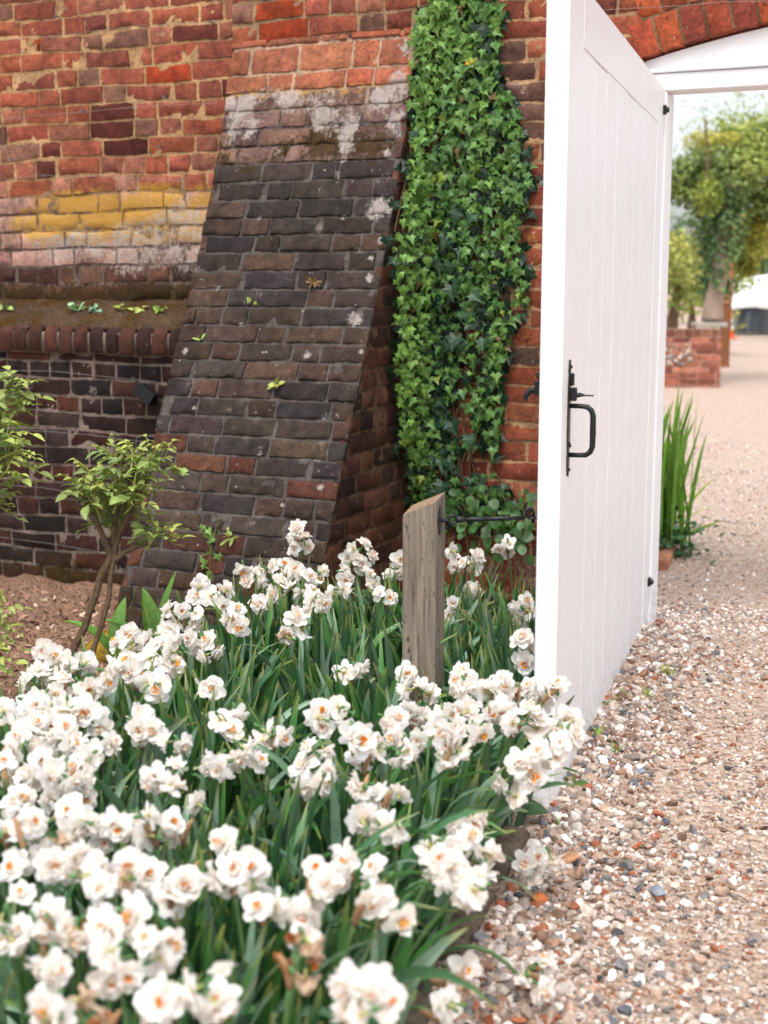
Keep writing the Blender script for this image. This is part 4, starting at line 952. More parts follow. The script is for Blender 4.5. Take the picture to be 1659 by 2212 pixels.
for i, (x, y, c, s, lab) in enumerate(NOTE):
    p = at_z(x, y, .03); p[2] = PH(p[0], p[1]) + s * .45; b = MB(); sh = SHP2[i % len(SHP2)]
    scatter(b, sh, [IC2[1]], p[None], (Z + randn(1, .2)[0])[None], np.array([[1.0, .3 * i, 0]]), [s], lin(c)[None], .85 + .35 * vnoise(sh + i, 2.5)); tag(b.build('flint_stone', M['stone'], base=p), lab, 'stone')
cm = MB(); n = 15000
x = rng.uniform(-3.3, 0.9, n); y = rng.uniform(2.4, 5.6, n); k = (x < edge_x(np.minimum(y, 5)) - .08); x, y = x[k], y[k]; n = len(x)
lvx = np.array([(-.22, 0, 0), (.22, .05, .03), (.18, 1, .02), (-.2, .92, -.03), (0, .5, .12)]); lfx = [np.array([[0, 1, 4], [1, 2, 4], [2, 3, 4], [3, 0, 4]])]
cpal = np.array([lin(c) for c in ['#a38370', '#866754', '#b4947f', '#664c3d', '#c2a793', '#917060']])
scatter(cm, lvx, lfx, np.stack([x, y, SH(x, y) + .004], -1), Z + randn(n, .8), randn(n), rng.uniform(.010, .034, n), cpal[rng.choice(6, n)] * rng.uniform(.6, 1.1, (n, 1)))
tag(cm.build('bark_mulch', M['chip']), 'shredded brown bark mulch', None, None, 'stuff')
for i, (y0, L, lab) in enumerate(((2.02, .36, 'mossy dark edging stone lowest in the photo, under drooping daffodils'), (2.40, .34, 'long dark edging stone beside the gravel, bare on top'), (2.76, .30, 'dark edging stone closest to the foot of the gate'))):
    st_ = np.array([edge_x(y0) - .062, y0, -.02]); b = MB(); nx, ny = 9, 24; U, V = np.meshgrid(np.linspace(0, 1, ny), np.linspace(-1, 1, nx)); prof_h = np.clip(1 - np.abs(V) ** 6, 0, 1) * np.clip(1 - np.abs(2 * U - 1) ** 14, 0, 1)
    P_ = st_ + GE * 0 + (U[..., None] * L) * GE + (V[..., None] * .048) * GP + (prof_h * .085)[..., None] * Z; P_ = P_ + ((fbm(P_, 22, 3) - .5) * .02)[..., None] * Z + ((fbm(P_ + 4, 22, 3) - .5) * .012)[..., None] * GP
    t = fbm(P_ + 3, 14, 3)[..., None]; b.strip(P_, (lin('#4a4038') * (1 - t) + lin('#6f6152') * t).reshape(-1, 3), (0.05, 0, .25)); tag(b.build('edging_stone', M['masonry'], base=st_, smooth=True), lab, 'edging stone', 'edging stones along the bed')
def tuft(x, y, n, L, col, lab):
    p = at_z(x, y, .02); p[2] = PH(p[0], p[1]); b = MB()
    for k in range(n): d = randn(1)[0]; blade_mb(b, p + randn(1, .012)[0] * [1, 1, 0], d, L * rng.uniform(.6, 1.2), .0022, lin(col) * rng.uniform(.7, 1.2), 6, .35, .9, .2)
    tag(b.build('grass_tuft', M['leaf'], base=p), lab, 'grass tuft', 'grass tufts in the gravel')
for (x, y, n, L, c, lab) in ((1440, 1465, 22, .05, '#8fa03a', 'widest yellow green grass tuft farthest along the gravel by the gate'), (1395, 1520, 16, .05, '#8a9f45', 'grass tuft among stones just out from the gate bottom'), (1345, 1530, 14, .045, '#7f9440', 'thin grass tuft nestled against the gate bottom'), (1290, 1620, 14, .05, '#86a045', 'grass tuft among the larger stones below the gate'), (1335, 1640, 12, .045, '#7f9a48', 'sparse grass blades growing beside the white flint'), (1310, 1550, 10, .04, '#7a9645', 'small grass tuft touching the gate boards'), (1215, 1795, 8, .03, '#6f9040', 'tiny grass tuft at the gate corner')): tuft(x, y, n, L, c, lab)
p = at_z(1240, 1725, .02); weed('dock_seedling', p + Z * .03, GP * .3, 'small broad leaved weed at the gate bottom near the corner', 'weed', 7, .035, .015, '#587f3c')
p = at_z(1110, 1790, .02); weed('dock_seedling', p + Z * .05, -GE * .4, 'dark broad weed leaves shaded under the daffodils at the gate corner', 'weed', 6, .075, .03, '#2f5527')

# ------------------------------------------------------------------ daffodils
def petal_rows(L, W, tilt, cup, ruf, az, r0, k, seed):
    r_ = np.random.default_rng(seed); a = np.linspace(0, 1, k); c = np.linspace(-1, 1, 5)
    wv = W * np.sin(math.pi * np.clip(a * .86 + .07, 0, 1)) ** .62 * (.62 + .38 * a); A, C = np.meshgrid(a, c, indexing='ij')
    t = tilt + cup * A; rad = r0 + np.cumsum(np.cos(tilt + cup * a) * L / (k - 1)) - L / (k - 1); h = np.cumsum(np.sin(tilt + cup * a) * L / (k - 1))
    X = wv[:, None] * C; Y = np.broadcast_to(rad[:, None], A.shape); Zz = h[:, None] - .18 * W * C ** 2 * np.sign(cup + .01) + ruf * W * np.sin(C * r_.uniform(2, 4) + r_.uniform(0, 6)) * A + ruf * W * .6 * np.sin(A * 6 + r_.uniform(0, 6))
    ca, sa = math.cos(az), math.sin(az); return np.stack([X * ca - Y * sa, X * sa + Y * ca, Zz], -1), A
def floret(seed, wither=0):
    r_ = np.random.default_rng(seed); pb = MB(); ob = MB(); white = lin('#fcfaf6'); cream = lin('#f9eccf'); ting = lin('#f3dcc4')
    if wither: white = lin('#e3c9ae') if wither == 1 else lin('#b98a5e'); cream = lin('#c99a5c')
    sh = 1.0 - .3 * wither; k0 = r_.uniform(0, 6)
    def put(n, L, W, tilt, cup, ruf, r0, off):
        for i in range(n):
            rows, A = petal_rows(L * r_.uniform(.85, 1.1) * sh, W * r_.uniform(.85, 1.12) * sh, tilt + r_.normal(0, .14) + wither * r_.normal(.3, .5), cup + r_.normal(0, .3), ruf * (1 + wither * 2), off + i * 2 * math.pi / n + r_.normal(0, .1), r0, 6, int(r_.integers(1e6)))
            t = np.clip(1 - A.reshape(-1, 1) * 3.0, 0, 1); col = white * (1 - t) + cream * t
            if r_.random() < .3: col = col * .7 + ting * .3
            if wither: col = col * (1 - .35 * A.reshape(-1, 1) * r_.random())
            pb.strip(rows, col * r_.uniform(.95, 1.0))
    put(6, .0262, .0138, .12, -.25, .10, .002, k0); put(6, .0225, .0125, .45, .15, .18, .002, k0 + .5); put(6, .0165, .0098, .8, .35, .26, .0025, k0); put(4, .012, .0075, 1.05, .3, .3, .003, k0 + .4)
    oc = [lin('#f7a92c'), lin('#f0901f'), lin('#f8c65c')]
    if wither: oc = [lin('#c9701a'), lin('#a85516')]
    for i in range(int(r_.integers(6, 10))):
        rows, A = petal_rows(.0115 * r_.uniform(.8, 1.25), .0042, 1.0 + r_.normal(0, .22), .2, .4, k0 + i * .9, .002 + .0025 * r_.random(), 4, int(r_.integers(1e6))); ob.strip(rows + np.array([0, 0, .003]), oc[i % len(oc)])
    pb.lathe((0, 0, -.012), (0, 0, 1), [(.0022, 0), (.0022, .006), (.0035, .013)], lin('#c9c88a'), 7)
    m1, m2 = pb.mesh('flower'), ob.mesh('flower_centre')
    for m, q in ((m1, M['petal']), (m2, M['orange'])): m.materials.append(q); m.polygons.foreach_set('use_smooth', np.ones(len(m.polygons), bool))
    return m1, m2
FL = [floret(300 + k) for k in range(9)]; FW = [floret(400 + k, 1) for k in range(3)] + [floret(410 + k, 2) for k in range(2)]
LEAFC = [lin('#486d49'), lin('#36603a'), lin('#5c7c5c'), lin('#427038'), lin('#75937a'), lin('#4b7a3c')]
def strap(b, base, d, L, W, lean, bend, col, tw=0.0, nseg=9):
    """a flat strap leaf rising from the ground, leaning and bending over at its tip"""
    t = np.linspace(0, 1, nseg); d = np.asarray(d, float) * [1, 1, 0]; d /= np.linalg.norm(d) + 1e-9
    ang = lean + bend * t ** 2.5; st = L / (nseg - 1); hx = np.concatenate([[0], np.cumsum(np.sin(ang[:-1]) * st)]); hz = np.concatenate([[0], np.cumsum(np.cos(ang[:-1]) * st)])
    ctr = base + d * hx[:, None] + Z * hz[:, None]; ctr[:, 2] = np.maximum(ctr[:, 2], .018); lat0 = np.cross(d, Z); phi = tw * t + rng.normal(0, .9)
    T = np.gradient(ctr, axis=0); T /= np.linalg.norm(T, axis=1)[:, None]; n0 = np.cross(lat0, T); lat = lat0 * np.cos(phi)[:, None] + n0 * np.sin(phi)[:, None]; nn = np.cross(lat, T)
    wv = W / 2 * np.clip(1.0 - t ** 7, .12, 1) * (.75 + .25 * np.sin(t * 3))
    rows = np.stack([ctr - lat * wv[:, None] + nn * (wv * .3)[:, None], ctr, ctr + lat * wv[:, None] + nn * (wv * .3)[:, None]], 1)
    c = col[None] * (1.0 + .12 * t[:, None]) ; c[-1] = c[-1] * .5 + lin('#a9a04a') * .5
    b.strip(rows, np.repeat(c, 3, 0)); return ctr
# clusters as seen: x, y of the head, number of florets, half width and half height of the cluster, [height above soil]
ZONES = {
'A': [(432,1267,3,18,30),(476,1288,3,28,36),(398,1327,5,45,35),(531,1249,3,20,32),(565,1240,3,20,28),(555,1305,2,25,18),(505,1337,3,25,25),(619,1230,4,40,18),(648,1161,5,25,38,.53),(620,1275,4,40,25),(656,1244,2,18,20),(694,1248,2,18,22),(773,1197,7,42,38,.47),(746,1243,3,20,20),(798,1252,3,30,18),(852,1226,3,20,32),(834,1287,2,22,15),(682,1308,3,25,25),(725,1278,2,25,20),(671,1288,2,20,20),(619,1370,2,15,16),(645,1347,2,16,22),(423,1383,2,20,22),(456,1405,3,20,30)],
'B': [(978,1212,3,18,28,.40),(1018,1218,4,22,32,.40),(1091,1180,3,32,16,.42),(1015,1268,2,15,12,.36),(986,1318,3,26,28,.36,'w'),(1129,1320,4,30,34,.40),(1141,1402,5,24,42,.42)],
'C': [(905,1540,4,42,24),(930,1588,3,34,26),(877,1455,1,16,18),(912,1487,4,42,25),(992,1467,3,28,26),(1011,1499,3,18,28),(1068,1487,6,38,38),(1071,1537,2,20,18),(1126,1502,3,22,30,.42,'w'),(1166,1496,5,30,32,.43),(1205,1487,2,18,22,.45),(965,1531,3,32,18),(1012,1546,2,18,18),(851,1569,3,35,28),(971,1610,6,36,55),(1033,1575,2,22,25),(1132,1560,6,50,34),(1223,1569,4,24,38,.42),(1188,1616,4,34,38),(869,1616,3,25,35),(822,1610,2,18,22),(1115,1681,7,50,50,.36),(1150,1649,2,20,22,.36)],
'D': [(760,1444,3,40,20),(728,1550,5,62,32),(490,1565,4,40,32),(583,1590,3,45,25),(455,1650,4,40,30),(530,1640,4,35,35),(672,1655,7,55,55),(770,1600,3,30,25),(780,1640,2,20,20),(785,1700,2,22,22),(840,1715,4,35,30),(800,1770,4,40,35),(865,1795,3,35,25),(465,1483,2,25,22),(380,1600,2,22,30,.42,'w'),(360,1690,5,50,45),(430,1732,1,20,20),(488,1815,1,22,24)],
'E': [(113,1419,4,40,30),(82,1466,3,28,22),(164,1440,4,45,25),(231,1454,3,35,35,.46),(267,1393,3,26,30),(275,1435,2,20,20),(290,1463,2,20,18),(313,1393,2,18,18),(355,1378,4,40,25),(352,1422,6,50,35),(331,1480,4,28,35),(135,1478,3,30,25),(182,1490,4,40,30),(85,1516,4,35,28),(117,1545,4,40,28),(158,1545,4,40,30,.45),(205,1554,3,22,30),(64,1568,2,25,22),(129,1589,4,45,28,.45),(305,1551,4,38,30),(310,1583,3,40,18),(47,1607,2,28,24),(108,1627,4,45,28),(185,1618,3,32,28),(240,1607,1,20,20),(8,1536,1,20,22)],
'F': [(5,1670,2,24,26),(56,1673,1,20,20),(97,1664,4,40,30),(138,1673,5,45,35,.45),(176,1670,3,28,28),(38,1734,3,35,35),(111,1722,3,35,25),(167,1711,3,28,26),(56,1787,3,28,32),(141,1772,5,50,40),(205,1784,6,50,45),(249,1784,3,30,30),(290,1787,3,28,34),(331,1787,3,28,40),(388,1788,2,32,32),(91,1822,3,32,25,.42,'w'),(44,1878,2,30,30),(53,1928,1,24,24),(111,1884,2,28,26),(182,1881,6,45,40),(217,1919,2,30,24),(270,1892,3,38,34),(325,1890,4,42,34),(410,1890,4,42,28),(384,1931,2,34,28),(6,1796,2,26,30)],
'G': [(20,2007,3,38,48),(79,2010,3,40,35),(126,1995,3,38,32),(117,2080,3,42,32),(164,2004,2,30,28),(258,1983,4,55,32),(229,2024,4,45,25),(246,2086,5,52,50),(346,2036,3,38,40),(349,2083,2,32,30),(357,2159,4,42,48),(445,2156,3,40,45),(480,2103,1,26,26),(144,2165,3,38,30,.42,'w'),(108,2197,2,30,26),(223,2205,2,34,24,.42,'w')],
'H': [(493,1889,4,30,40),(546,1892,3,30,28),(584,1953,3,42,38),(649,1959,5,45,38),(687,1912,4,38,40),(734,1895,3,30,28),(760,1865,2,26,26),(810,1892,2,35,32),(787,1953,2,30,28),(845,1962,2,35,36),(637,2079,7,60,62,.42,'w'),(789,2155,7,62,60)],
'I': [(1011,1783,3,40,30,.36),(952,1831,4,32,28,.38),(998,1823,3,30,28,.38),(952,1877,4,35,32,.38),(1049,1861,3,28,30,.32),(1022,1914,5,40,35,.36),(1161,1866,5,45,34,.13),(990,2110,4,42,38,.22,'w'),(982,2180,2,30,34,.2),(1166,2107,4,46,34,.10)]}
ZTXT = {'A': ('{} out from the oak post in the rows below the buttress', lambda x, y: -x), 'B': ('{} from the gate in the gap beyond the oak post', lambda x, y: -x),
        'C': ('{} from the gate corner in the crowd before the post', lambda x, y: math.hypot(x - 1170, y - 1790)), 'D': ('{} from the post foot in the leafy middle of the bed', lambda x, y: math.hypot(x - 920, y - 1450)),
        'E': ('{} from the rose stems along the mulch side', lambda x, y: math.hypot(x - 180, y - 1430)), 'F': ('{} from the mulch edge in the dense blurred rows', lambda x, y: x + (y - 1650) * .2 + .01 * y),
        'G': ('{} from the bottom corner in the blurred lowest rows', lambda x, y: math.hypot(x, y - 2212)), 'H': ('{} from the gravel side in the blurred middle rows', lambda x, y: -x), 'I': ('{} from the gate foot among heads leaning over the gravel', lambda x, y: math.hypot(x - 1170, y - 1790))}
ORD = ['first', 'second', 'third', 'fourth', 'fifth', 'sixth', 'seventh', 'eighth', 'ninth', 'tenth', 'eleventh', 'twelfth', 'thirteenth', 'fourteenth', 'fifteenth', 'sixteenth', 'seventeenth', 'eighteenth', 'nineteenth', 'twentieth', 'twenty-first', 'twenty-second', 'twenty-third', 'twenty-fourth', 'twenty-fifth', 'twenty-sixth', 'twenty-seventh']
NUM = ['', 'single', 'two-bloom', 'three-bloom', 'four-bloom', 'five-bloom', 'six-bloom', 'seven-bloom']
def linked(name, me, parent, loc):
    o = bpy.data.objects.new(name, me); COL.objects.link(o); o.parent = parent; o.location = tuple(loc); return o
heads_xy = []
for zn, lst in ZONES.items():
    fmt, key = ZTXT[zn]; order = sorted(range(len(lst)), key=lambda i: key(lst[i][0], lst[i][1])); rank = {i: r for r, i in enumerate(order)}
    for i, q in enumerate(lst):
        x, y, n, rx, ry = q[:5]; zh = q[5] if len(q) > 5 else .42 + rng.normal(0, .015); wil = len(q) > 6
        if n >= 2 and len(q) < 6: zh += .0
        hd = at_z(x, y, zh); dep = (hd - E0) @ AX_F
        low = zh < .3
        if low: g = hd + np.array([-.20, .13, 0]) + randn(1, .03)[0]
        else: g = hd + np.array([rng.normal(-.02 if zn in 'CHI' else 0, .03), rng.normal(.04, .04), 0])
        if not low:
            lim = edge_x(min(g[1], 5.0)) - (.10 if g[1] < 3.15 else .14)
            if g[0] > lim: g[0] = lim - .02 * rng.random()
            pd = (g - O) @ WN; ps = (g - O) @ WR
            if pd < .1 or (ps > SBL and ps < SBR + .05 and pd < 1.03): g = g + WN * .12
        else: g[0] = min(g[0], edge_x(g[1]) - .12)
        g[2] = .02; g = g.copy(); root = empty('daffodil', g, ('faded brownish ' if wil else 'white double ') + NUM[n] + ' daffodil, ' + fmt.format(ORD[rank[i]]), 'daffodil', 'white double daffodils in the bed')
        heads_xy.append((g[0], g[1]))
        # the stem, slightly bowed, and the florets' stalks
        neck = hd - Z * .012 + (g - hd) * [1, 1, 0] * .12; neck[2] = zh - .012
        if low: ctrl = g + (hd - g) * [.45, .45, 0] + Z * .20
        else: ctrl = g * [.7, .7, 0] + hd * [.3, .3, 0] + Z * (zh * .6)
        t = np.linspace(0, 1, 9)[:, None]; path = (1 - t) ** 2 * g + 2 * t * (1 - t) * ctrl + t ** 2 * neck
        sb_ = MB(); sb_.tube(path, np.linspace(.0045, .0036, 9), lin('#5a7d4a'), 6)
        used = []
        for k in range(n):
            for _ in range(20):
                a_ = rng.uniform(0, 2 * math.pi); r_ = math.sqrt(rng.random()) if n > 1 else 0; ox, oy = r_ * math.cos(a_) * rx * .8, r_ * math.sin(a_) * ry * .8
                if all(math.hypot(ox - u[0], oy - u[1]) > .030 / dep * F for u in used): break
            used.append((ox, oy)); off = (AX_R * ox - (-AX_U) * -oy * -1) * dep / F
            pos = hd + AX_R * (ox * dep / F) + AX_U * (oy * dep / F) - AX_F * rng.normal(0, .014); outw = pos - neck
            fdir = -AX_F * rng.uniform(.1, .9) + AX_R * (ox / max(rx, 1)) * .8 + AX_U * (oy / max(ry, 1)) * .35 + randn(1, .5)[0] + np.array([0, 0, -.05])
            if rng.random() < .12: fdir = fdir + AX_F * 1.3 + AX_R * rng.normal(0, .8)
            fdir = fdir / np.linalg.norm(fdir); pos[2] = max(pos[2], .035)
            sc = rng.uniform(.78, 1.16) * (1.1 if dep > 2.6 else 1.02)
            back = pos - fdir * .012 * sc; midp = (neck + back) / 2 + Z * .012 - fdir * .008; sb_.tube([neck, midp, back - fdir * .012, back], .0017, lin('#5f8350'), 5, False); sb_.lathe(back - fdir * .017, fdir, [(.002, 0), (.0036, .004), (.0036, .009), (.002, .013)], lin('#4f7a44'), 6)
            m1, m2 = (FW[rng.integers(0, 5)] if (wil and rng.random() < .65) or rng.random() < .012 else FL[rng.integers(0, 9)])
            f1 = linked('flower', m1, root, pos - g); f1.rotation_mode = 'QUATERNION'; f1.rotation_quaternion = Vector(fdir).to_track_quat('Z', 'Y') @ Matrix.Rotation(rng.uniform(0, 6.28), 3, 'Z').to_quaternion(); f1.scale = (sc,) * 3
            fc_ = linked('flower_centre', m2, f1, (0, 0, 0)); fc_.scale = (rng.uniform(.6, 1.0),) * 3
        sb_.build('stem', M['strap'], root, smooth=True)
        if n > 1 and rng.random() < .6:
            sp_ = MB(); d_ = neck - path[-3]; d_ /= np.linalg.norm(d_); sd = np.cross(d_, randn(1)[0]); sd /= np.linalg.norm(sd); tt = np.linspace(0, 1, 6); cc = neck - d_ * .028 + d_ * (tt * .055)[:, None] + sd * (tt ** 2 * .022)[:, None]; sp_.tube(cc, .0058 * np.sin(math.pi * np.clip(tt * .85 + .12, 0, 1)) ** .8 + .0008, lin('#c9a27c') * rng.uniform(.8, 1.1), 6); sp_.build('spathe', M['petal'], root, smooth=True)
        for k in range(3):
            lb = MB(); a_ = rng.uniform(0, 6.28); d = np.array([math.cos(a_), math.sin(a_), 0])
            if g[0] > edge_x(min(g[1], 5)) - .25: d = d + np.array([.5, -.5, 0])
            L = rng.uniform(.26, .37) if not low else rng.uniform(.22, .36)
            strap(lb, g + d * .015, d, L, rng.uniform(.018, .029), rng.uniform(.05, .32), rng.uniform(0, .7) if rng.random() < .7 else rng.uniform(1, 2.0), LEAFC[rng.integers(0, 6)] * rng.uniform(.7, 1.1), rng.normal(0, .8)); lb.build('leaf', M['strap'], root, smooth=True)
# the mass of leaves between them
hx = np.array(heads_xy); lb = MB(); cnt = 0
poly = [(-1.0, 1.5), (-.98, 2.6), (-.80, 3.25), (-.55, 3.55), (-.47, 4.0), (-.35, 4.35), (.05, 4.30), (.55, 4.55), (.72, 4.5), (.36, 3.25), (.33, 3.05), (-.13, 1.5)]
def inside(x, y):
    c = False; j = len(poly) - 1
    for i in range(len(poly)):
        xi, yi = poly[i]; xj, yj = poly[j]
        if ((yi > y) != (yj > y)) and x < (xj - xi) * (y - yi) / (yj - yi) + xi: c = not c
        j = i
    return c
while cnt < 2700:
    x, y = rng.uniform(-1, .75), rng.uniform(1.5, 4.55)
    if not inside(x, y): continue
    if y > 3.1 and x > edge_x(y) - .10: continue
    if vnoise(np.array([[x * 5, y * 5, 2.]]))[0] < .25: continue
    if math.hypot(x - post_c[0], y - post_c[1]) < .075: continue
    if 1.95 < y < 3.05 and edge_x(y) - x < .13: continue
    near_front = math.hypot(x - post_c[0] + .05, y - post_c[1] + .28) < .22
    a_ = rng.uniform(0, 6.28); d = np.array([math.cos(a_), math.sin(a_), 0]); e_ = edge_x(min(y, 5)) - x
    if e_ < .28 and y < 3.2: d = d + np.array([.9, -.6, 0])
    lean = abs(rng.normal(.14, .14)) + (.25 * rng.random() if e_ < .2 and y < 3.0 else 0)
    bend = rng.uniform(0, .6) if rng.random() < .78 else rng.uniform(.9, 2.2)
    L = rng.uniform(.26, .42) * (.95 if y < 2.4 else 1.05)
    if y > 3.5: L *= 1.05
    if y > 3.1 and e_ < .22: d = np.array([-.6, rng.normal(0, .8), 0]); lean = .1 * rng.random()
    if near_front: L *= .7
    if y < 3.1 and -.1 < x - .45 * (y - 3) < .25 and y > 2.6: L *= .85
    strap(lb, np.array([x, y, .015]), d, L, rng.uniform(.017, .030), lean, bend, LEAFC[rng.integers(0, 6)] * rng.uniform(.55, 1.1), rng.normal(0, .8)); cnt += 1
for k in range(170):          # long leaves that arch right over
    edge_ = k < 60; y = rng.uniform(1.9, 3.1) if edge_ else rng.uniform(1.7, 4.2); x = edge_x(y) - rng.uniform(.13, .3) if edge_ else rng.uniform(-.9, .3)
    if not inside(x, y) or (y > 3.1 and x > edge_x(y) - .2) or math.hypot(x - post_c[0], y - post_c[1]) < .12: continue
    d = np.array([.9, rng.normal(-.5, .5), 0]) if edge_ else np.array([rng.normal(), rng.normal(), 0])
    strap(lb, np.array([x, y, .015]), d, rng.uniform(.36, .54), rng.uniform(.012, .022), rng.uniform(.1, .5), rng.uniform(1.0, 2.1), LEAFC[rng.integers(0, 6)] * rng.uniform(.9, 1.25), rng.normal(0, .5), 12)
for k in range(46):
    x, y = post_c[0] + rng.uniform(-.16, .14), post_c[1] - rng.uniform(.06, .30)
    strap(lb, np.array([x, y, .015]), np.array([rng.normal(.1, .6), -.3, 0]), rng.uniform(.32, .44), rng.uniform(.015, .024), abs(rng.normal(.12, .1)), rng.uniform(0, .5), LEAFC[rng.integers(0, 6)] * rng.uniform(.7, 1.1), rng.normal(0, .8))
tag(lb.build('daffodil_leaves', M['strap'], smooth=True), 'dense strap shaped green leaves of the daffodils', None, None, 'stuff')

# ------------------------------------------------------------------ beyond the gateway
def plant_cloud(mb, centres, n, size, cols, lv, lf, up=None):
    """centres: (point, radii) blobs whose volume is filled with leaf sized faces"""
    wts = np.array([r[0] * r[1] * r[2] for _, r in centres]) ** .75; wts /= wts.sum(); ch = rng.choice(len(centres), n, p=wts)
    C = np.array([c for c, _ in centres])[ch]; Rr = np.array([r for _, r in centres])[ch]; d = randn(n); d /= np.linalg.norm(d, axis=1)[:, None]; P_ = C + d * Rr * (rng.random((n, 1)) ** .45)
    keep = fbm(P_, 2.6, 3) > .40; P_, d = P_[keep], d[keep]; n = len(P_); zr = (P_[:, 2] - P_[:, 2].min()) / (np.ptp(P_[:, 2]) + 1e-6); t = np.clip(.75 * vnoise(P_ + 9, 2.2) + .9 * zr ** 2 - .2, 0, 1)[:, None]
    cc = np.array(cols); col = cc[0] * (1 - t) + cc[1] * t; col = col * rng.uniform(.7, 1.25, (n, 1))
    scatter(mb, lv, lf, P_, d + randn(n, .7) + Z * .5, randn(n, .8) - Z * .6, rng.uniform(.6, 1.3, n) * size, col)
LV, LFc = leaf_from_outline([(0, 0), (.25, .2), (.32, .5), (.18, .8), (0, 1)], .2, .2)
def tree(name, base, trunk, blobs, n, size, cols, label, cat, bark='#6b5646', group=None):
    e = empty(name, base, label, cat, group); b = MB()
    for path, rad in trunk: P_ = np.array(path); t = np.linspace(0, len(P_) - 1, 14); Q = np.stack([np.interp(t, np.arange(len(P_)), P_[:, i]) for i in range(3)], -1); Q = Q + (np.stack([vnoise(Q + 5 * i, 1.6) for i in range(3)], -1) - .5) * rad[0] * 1.2; b.tube(Q, np.interp(t, np.arange(len(P_)), rad), lin(bark), 9)
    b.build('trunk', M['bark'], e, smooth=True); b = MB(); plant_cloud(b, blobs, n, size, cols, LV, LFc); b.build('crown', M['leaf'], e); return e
ad = at_depth
def gz(x, y): return at_z(x, y, 0.0)
W0 = ad(1435, 840, 17.0)
# low brick wall with the climber's stone column
lw_c = gz(1555, 840); lw_y = lw_c[1]; lw = empty('planter_wall', lw_c + np.array([-.8, 0, 0]), 'low brick planter wall beyond the gateway with a patch of flint in it', 'wall')
b = MB(); LX0, LX1 = lw_c[0] - 2.6, lw_c[0]
PWf = lambda u, z, d: np.stack([u, lw_y - d + 0 * u, z], -1)
face_rect(b, PWf, LX0, LX1, -.02, .64, ['#9c5f4c', '#8a4f40', '#a86d58', '#7a483c', '#946050'], None, (.08, .05, .1), 'mixed', gu=5, gv=4)
q = []; c = []; u = LX0
while u < LX1 - .02: q.append([[u, .652], [min(u + .10, LX1), .652], [u, .75], [min(u + .10, LX1), .75]]); c.append(pick(['#7a4f42', '#6b463b', '#8a5c4c'])); u += .112
lay(b, q, PWf, c, (.1, 0, .15), gu=5, gv=4)
b.box((LX0, lw_y + .006, -.1), (LX1 - LX0 - .004, 0, 0), (0, .45, 0), (0, 0, .842), lin('#a58a78')); b.build('brickwork', M['masonry'], lw)
b = MB(); fp = np.stack([rng.uniform(LX1 - .75, LX1 - .38, 60), np.full(60, lw_y - .006), rng.uniform(.30, .55, 60)], -1); scatter(b, SHP1[0], [IC1[1]], fp, randn(60, .4) + np.array([0, -1, 0]), randn(60), rng.uniform(.02, .045, 60), SPAL[rng.choice(len(SPAL), 60, p=SW)]); b.build('flint_panel', M['stone'], lw)
col_b = ad(1533, 705, 17.6)
b = MB(); b.box(col_b + np.array([-.20, -.15, -.01]), (.40, 0, 0), (0, .36, 0), (0, 0, .06), lin('#9a958c'), .01); tag(b.build('stone_slab', M['bark'], base=col_b), 'grey stone slab on the planter wall under the climber trunk', 'slab')
crown = [(ad(1545, 380, 17.6), (.55, .6, .55)), (ad(1620, 360, 17.8), (.7, .6, .55)), (ad(1690, 330, 18), (.7, .6, .6)), (ad(1590, 310, 17.8), (.6, .5, .4)), (ad(1490, 385, 17.6), (.42, .5, .32)), (ad(1555, 480, 17.6), (.40, .4, .5)), (ad(1553, 560, 17.6), (.34, .35, .45)), (ad(1552, 615, 17.6), (.27, .3, .25)), (ad(1650, 440, 18), (.5, .5, .28)), (ad(1465, 400, 17.8), (.3, .4, .25))]
tree('climbing_tree', col_b + np.array([0, 0, .05]), [([col_b + np.array([0, 0, .05]), ad(1534, 660, 17.6), ad(1545, 600, 17.6), ad(1560, 480, 17.6), ad(1560, 380, 17.6)], [.15, .13, .11, .10, .06]), ([ad(1560, 440, 17.6), ad(1620, 380, 17.8), ad(1700, 340, 18)], [.07, .05, .03])], crown, 22000, .06, [lin('#4a6a3a'), lin('#9aa64e')], 'dark green climber on a thick pale trunk rising from the planter wall', 'tree', '#8f7d6f')
tree('climbing_tree', ad(1528, 470, 17.1), [([ad(1523, 260, 17.1), ad(1530, 330, 17.1), ad(1527, 400, 17.1)], [.014, .012, .01])], [(ad(1531, 425, 17.1), (.2, .2, .26)), (ad(1527, 375, 17.1), (.12, .15, .15)), (ad(1540, 300, 17.3), (.4, .3, .12))], 1500, .045, [lin('#7f9038'), lin('#b3ab48')], 'hanging yellow green spray in front of the dark climber', 'branch')
pp = gz(1563, 795); b = MB(); b.tube([pp, pp * [1, 1, 0] + Z * .05, pp * [1, 1, 0] + Z * 1.0], [.11, .085, .085], lin('#7d5138'), 10); b.tube([pp * [1, 1, 0] + Z * 1.0, pp * [1, 1, 0] + Z * 1.06, pp * [1, 1, 0] + Z * 2.6], [.10, .10, .085], lin('#8f6a4c'), 10)
tag(b.build('pergola_post', M['bark'], base=pp), 'brown round pergola post standing just past the planter wall', 'post')
pbm = ad(1470, 398, 17.9); b = MB(); b.tube([pbm - np.array([1.5, 0, 0]), pbm, ad(1515, 405, 17.9)], [.09, .085, .08], lin('#9a7452'), 8); tag(b.build('pergola_beam', M['bark'], base=pbm), 'weathered round pergola beam carrying the climber beyond the gateway', 'beam')
GRY = [lin('#6f8440'), lin('#a5a64e')]
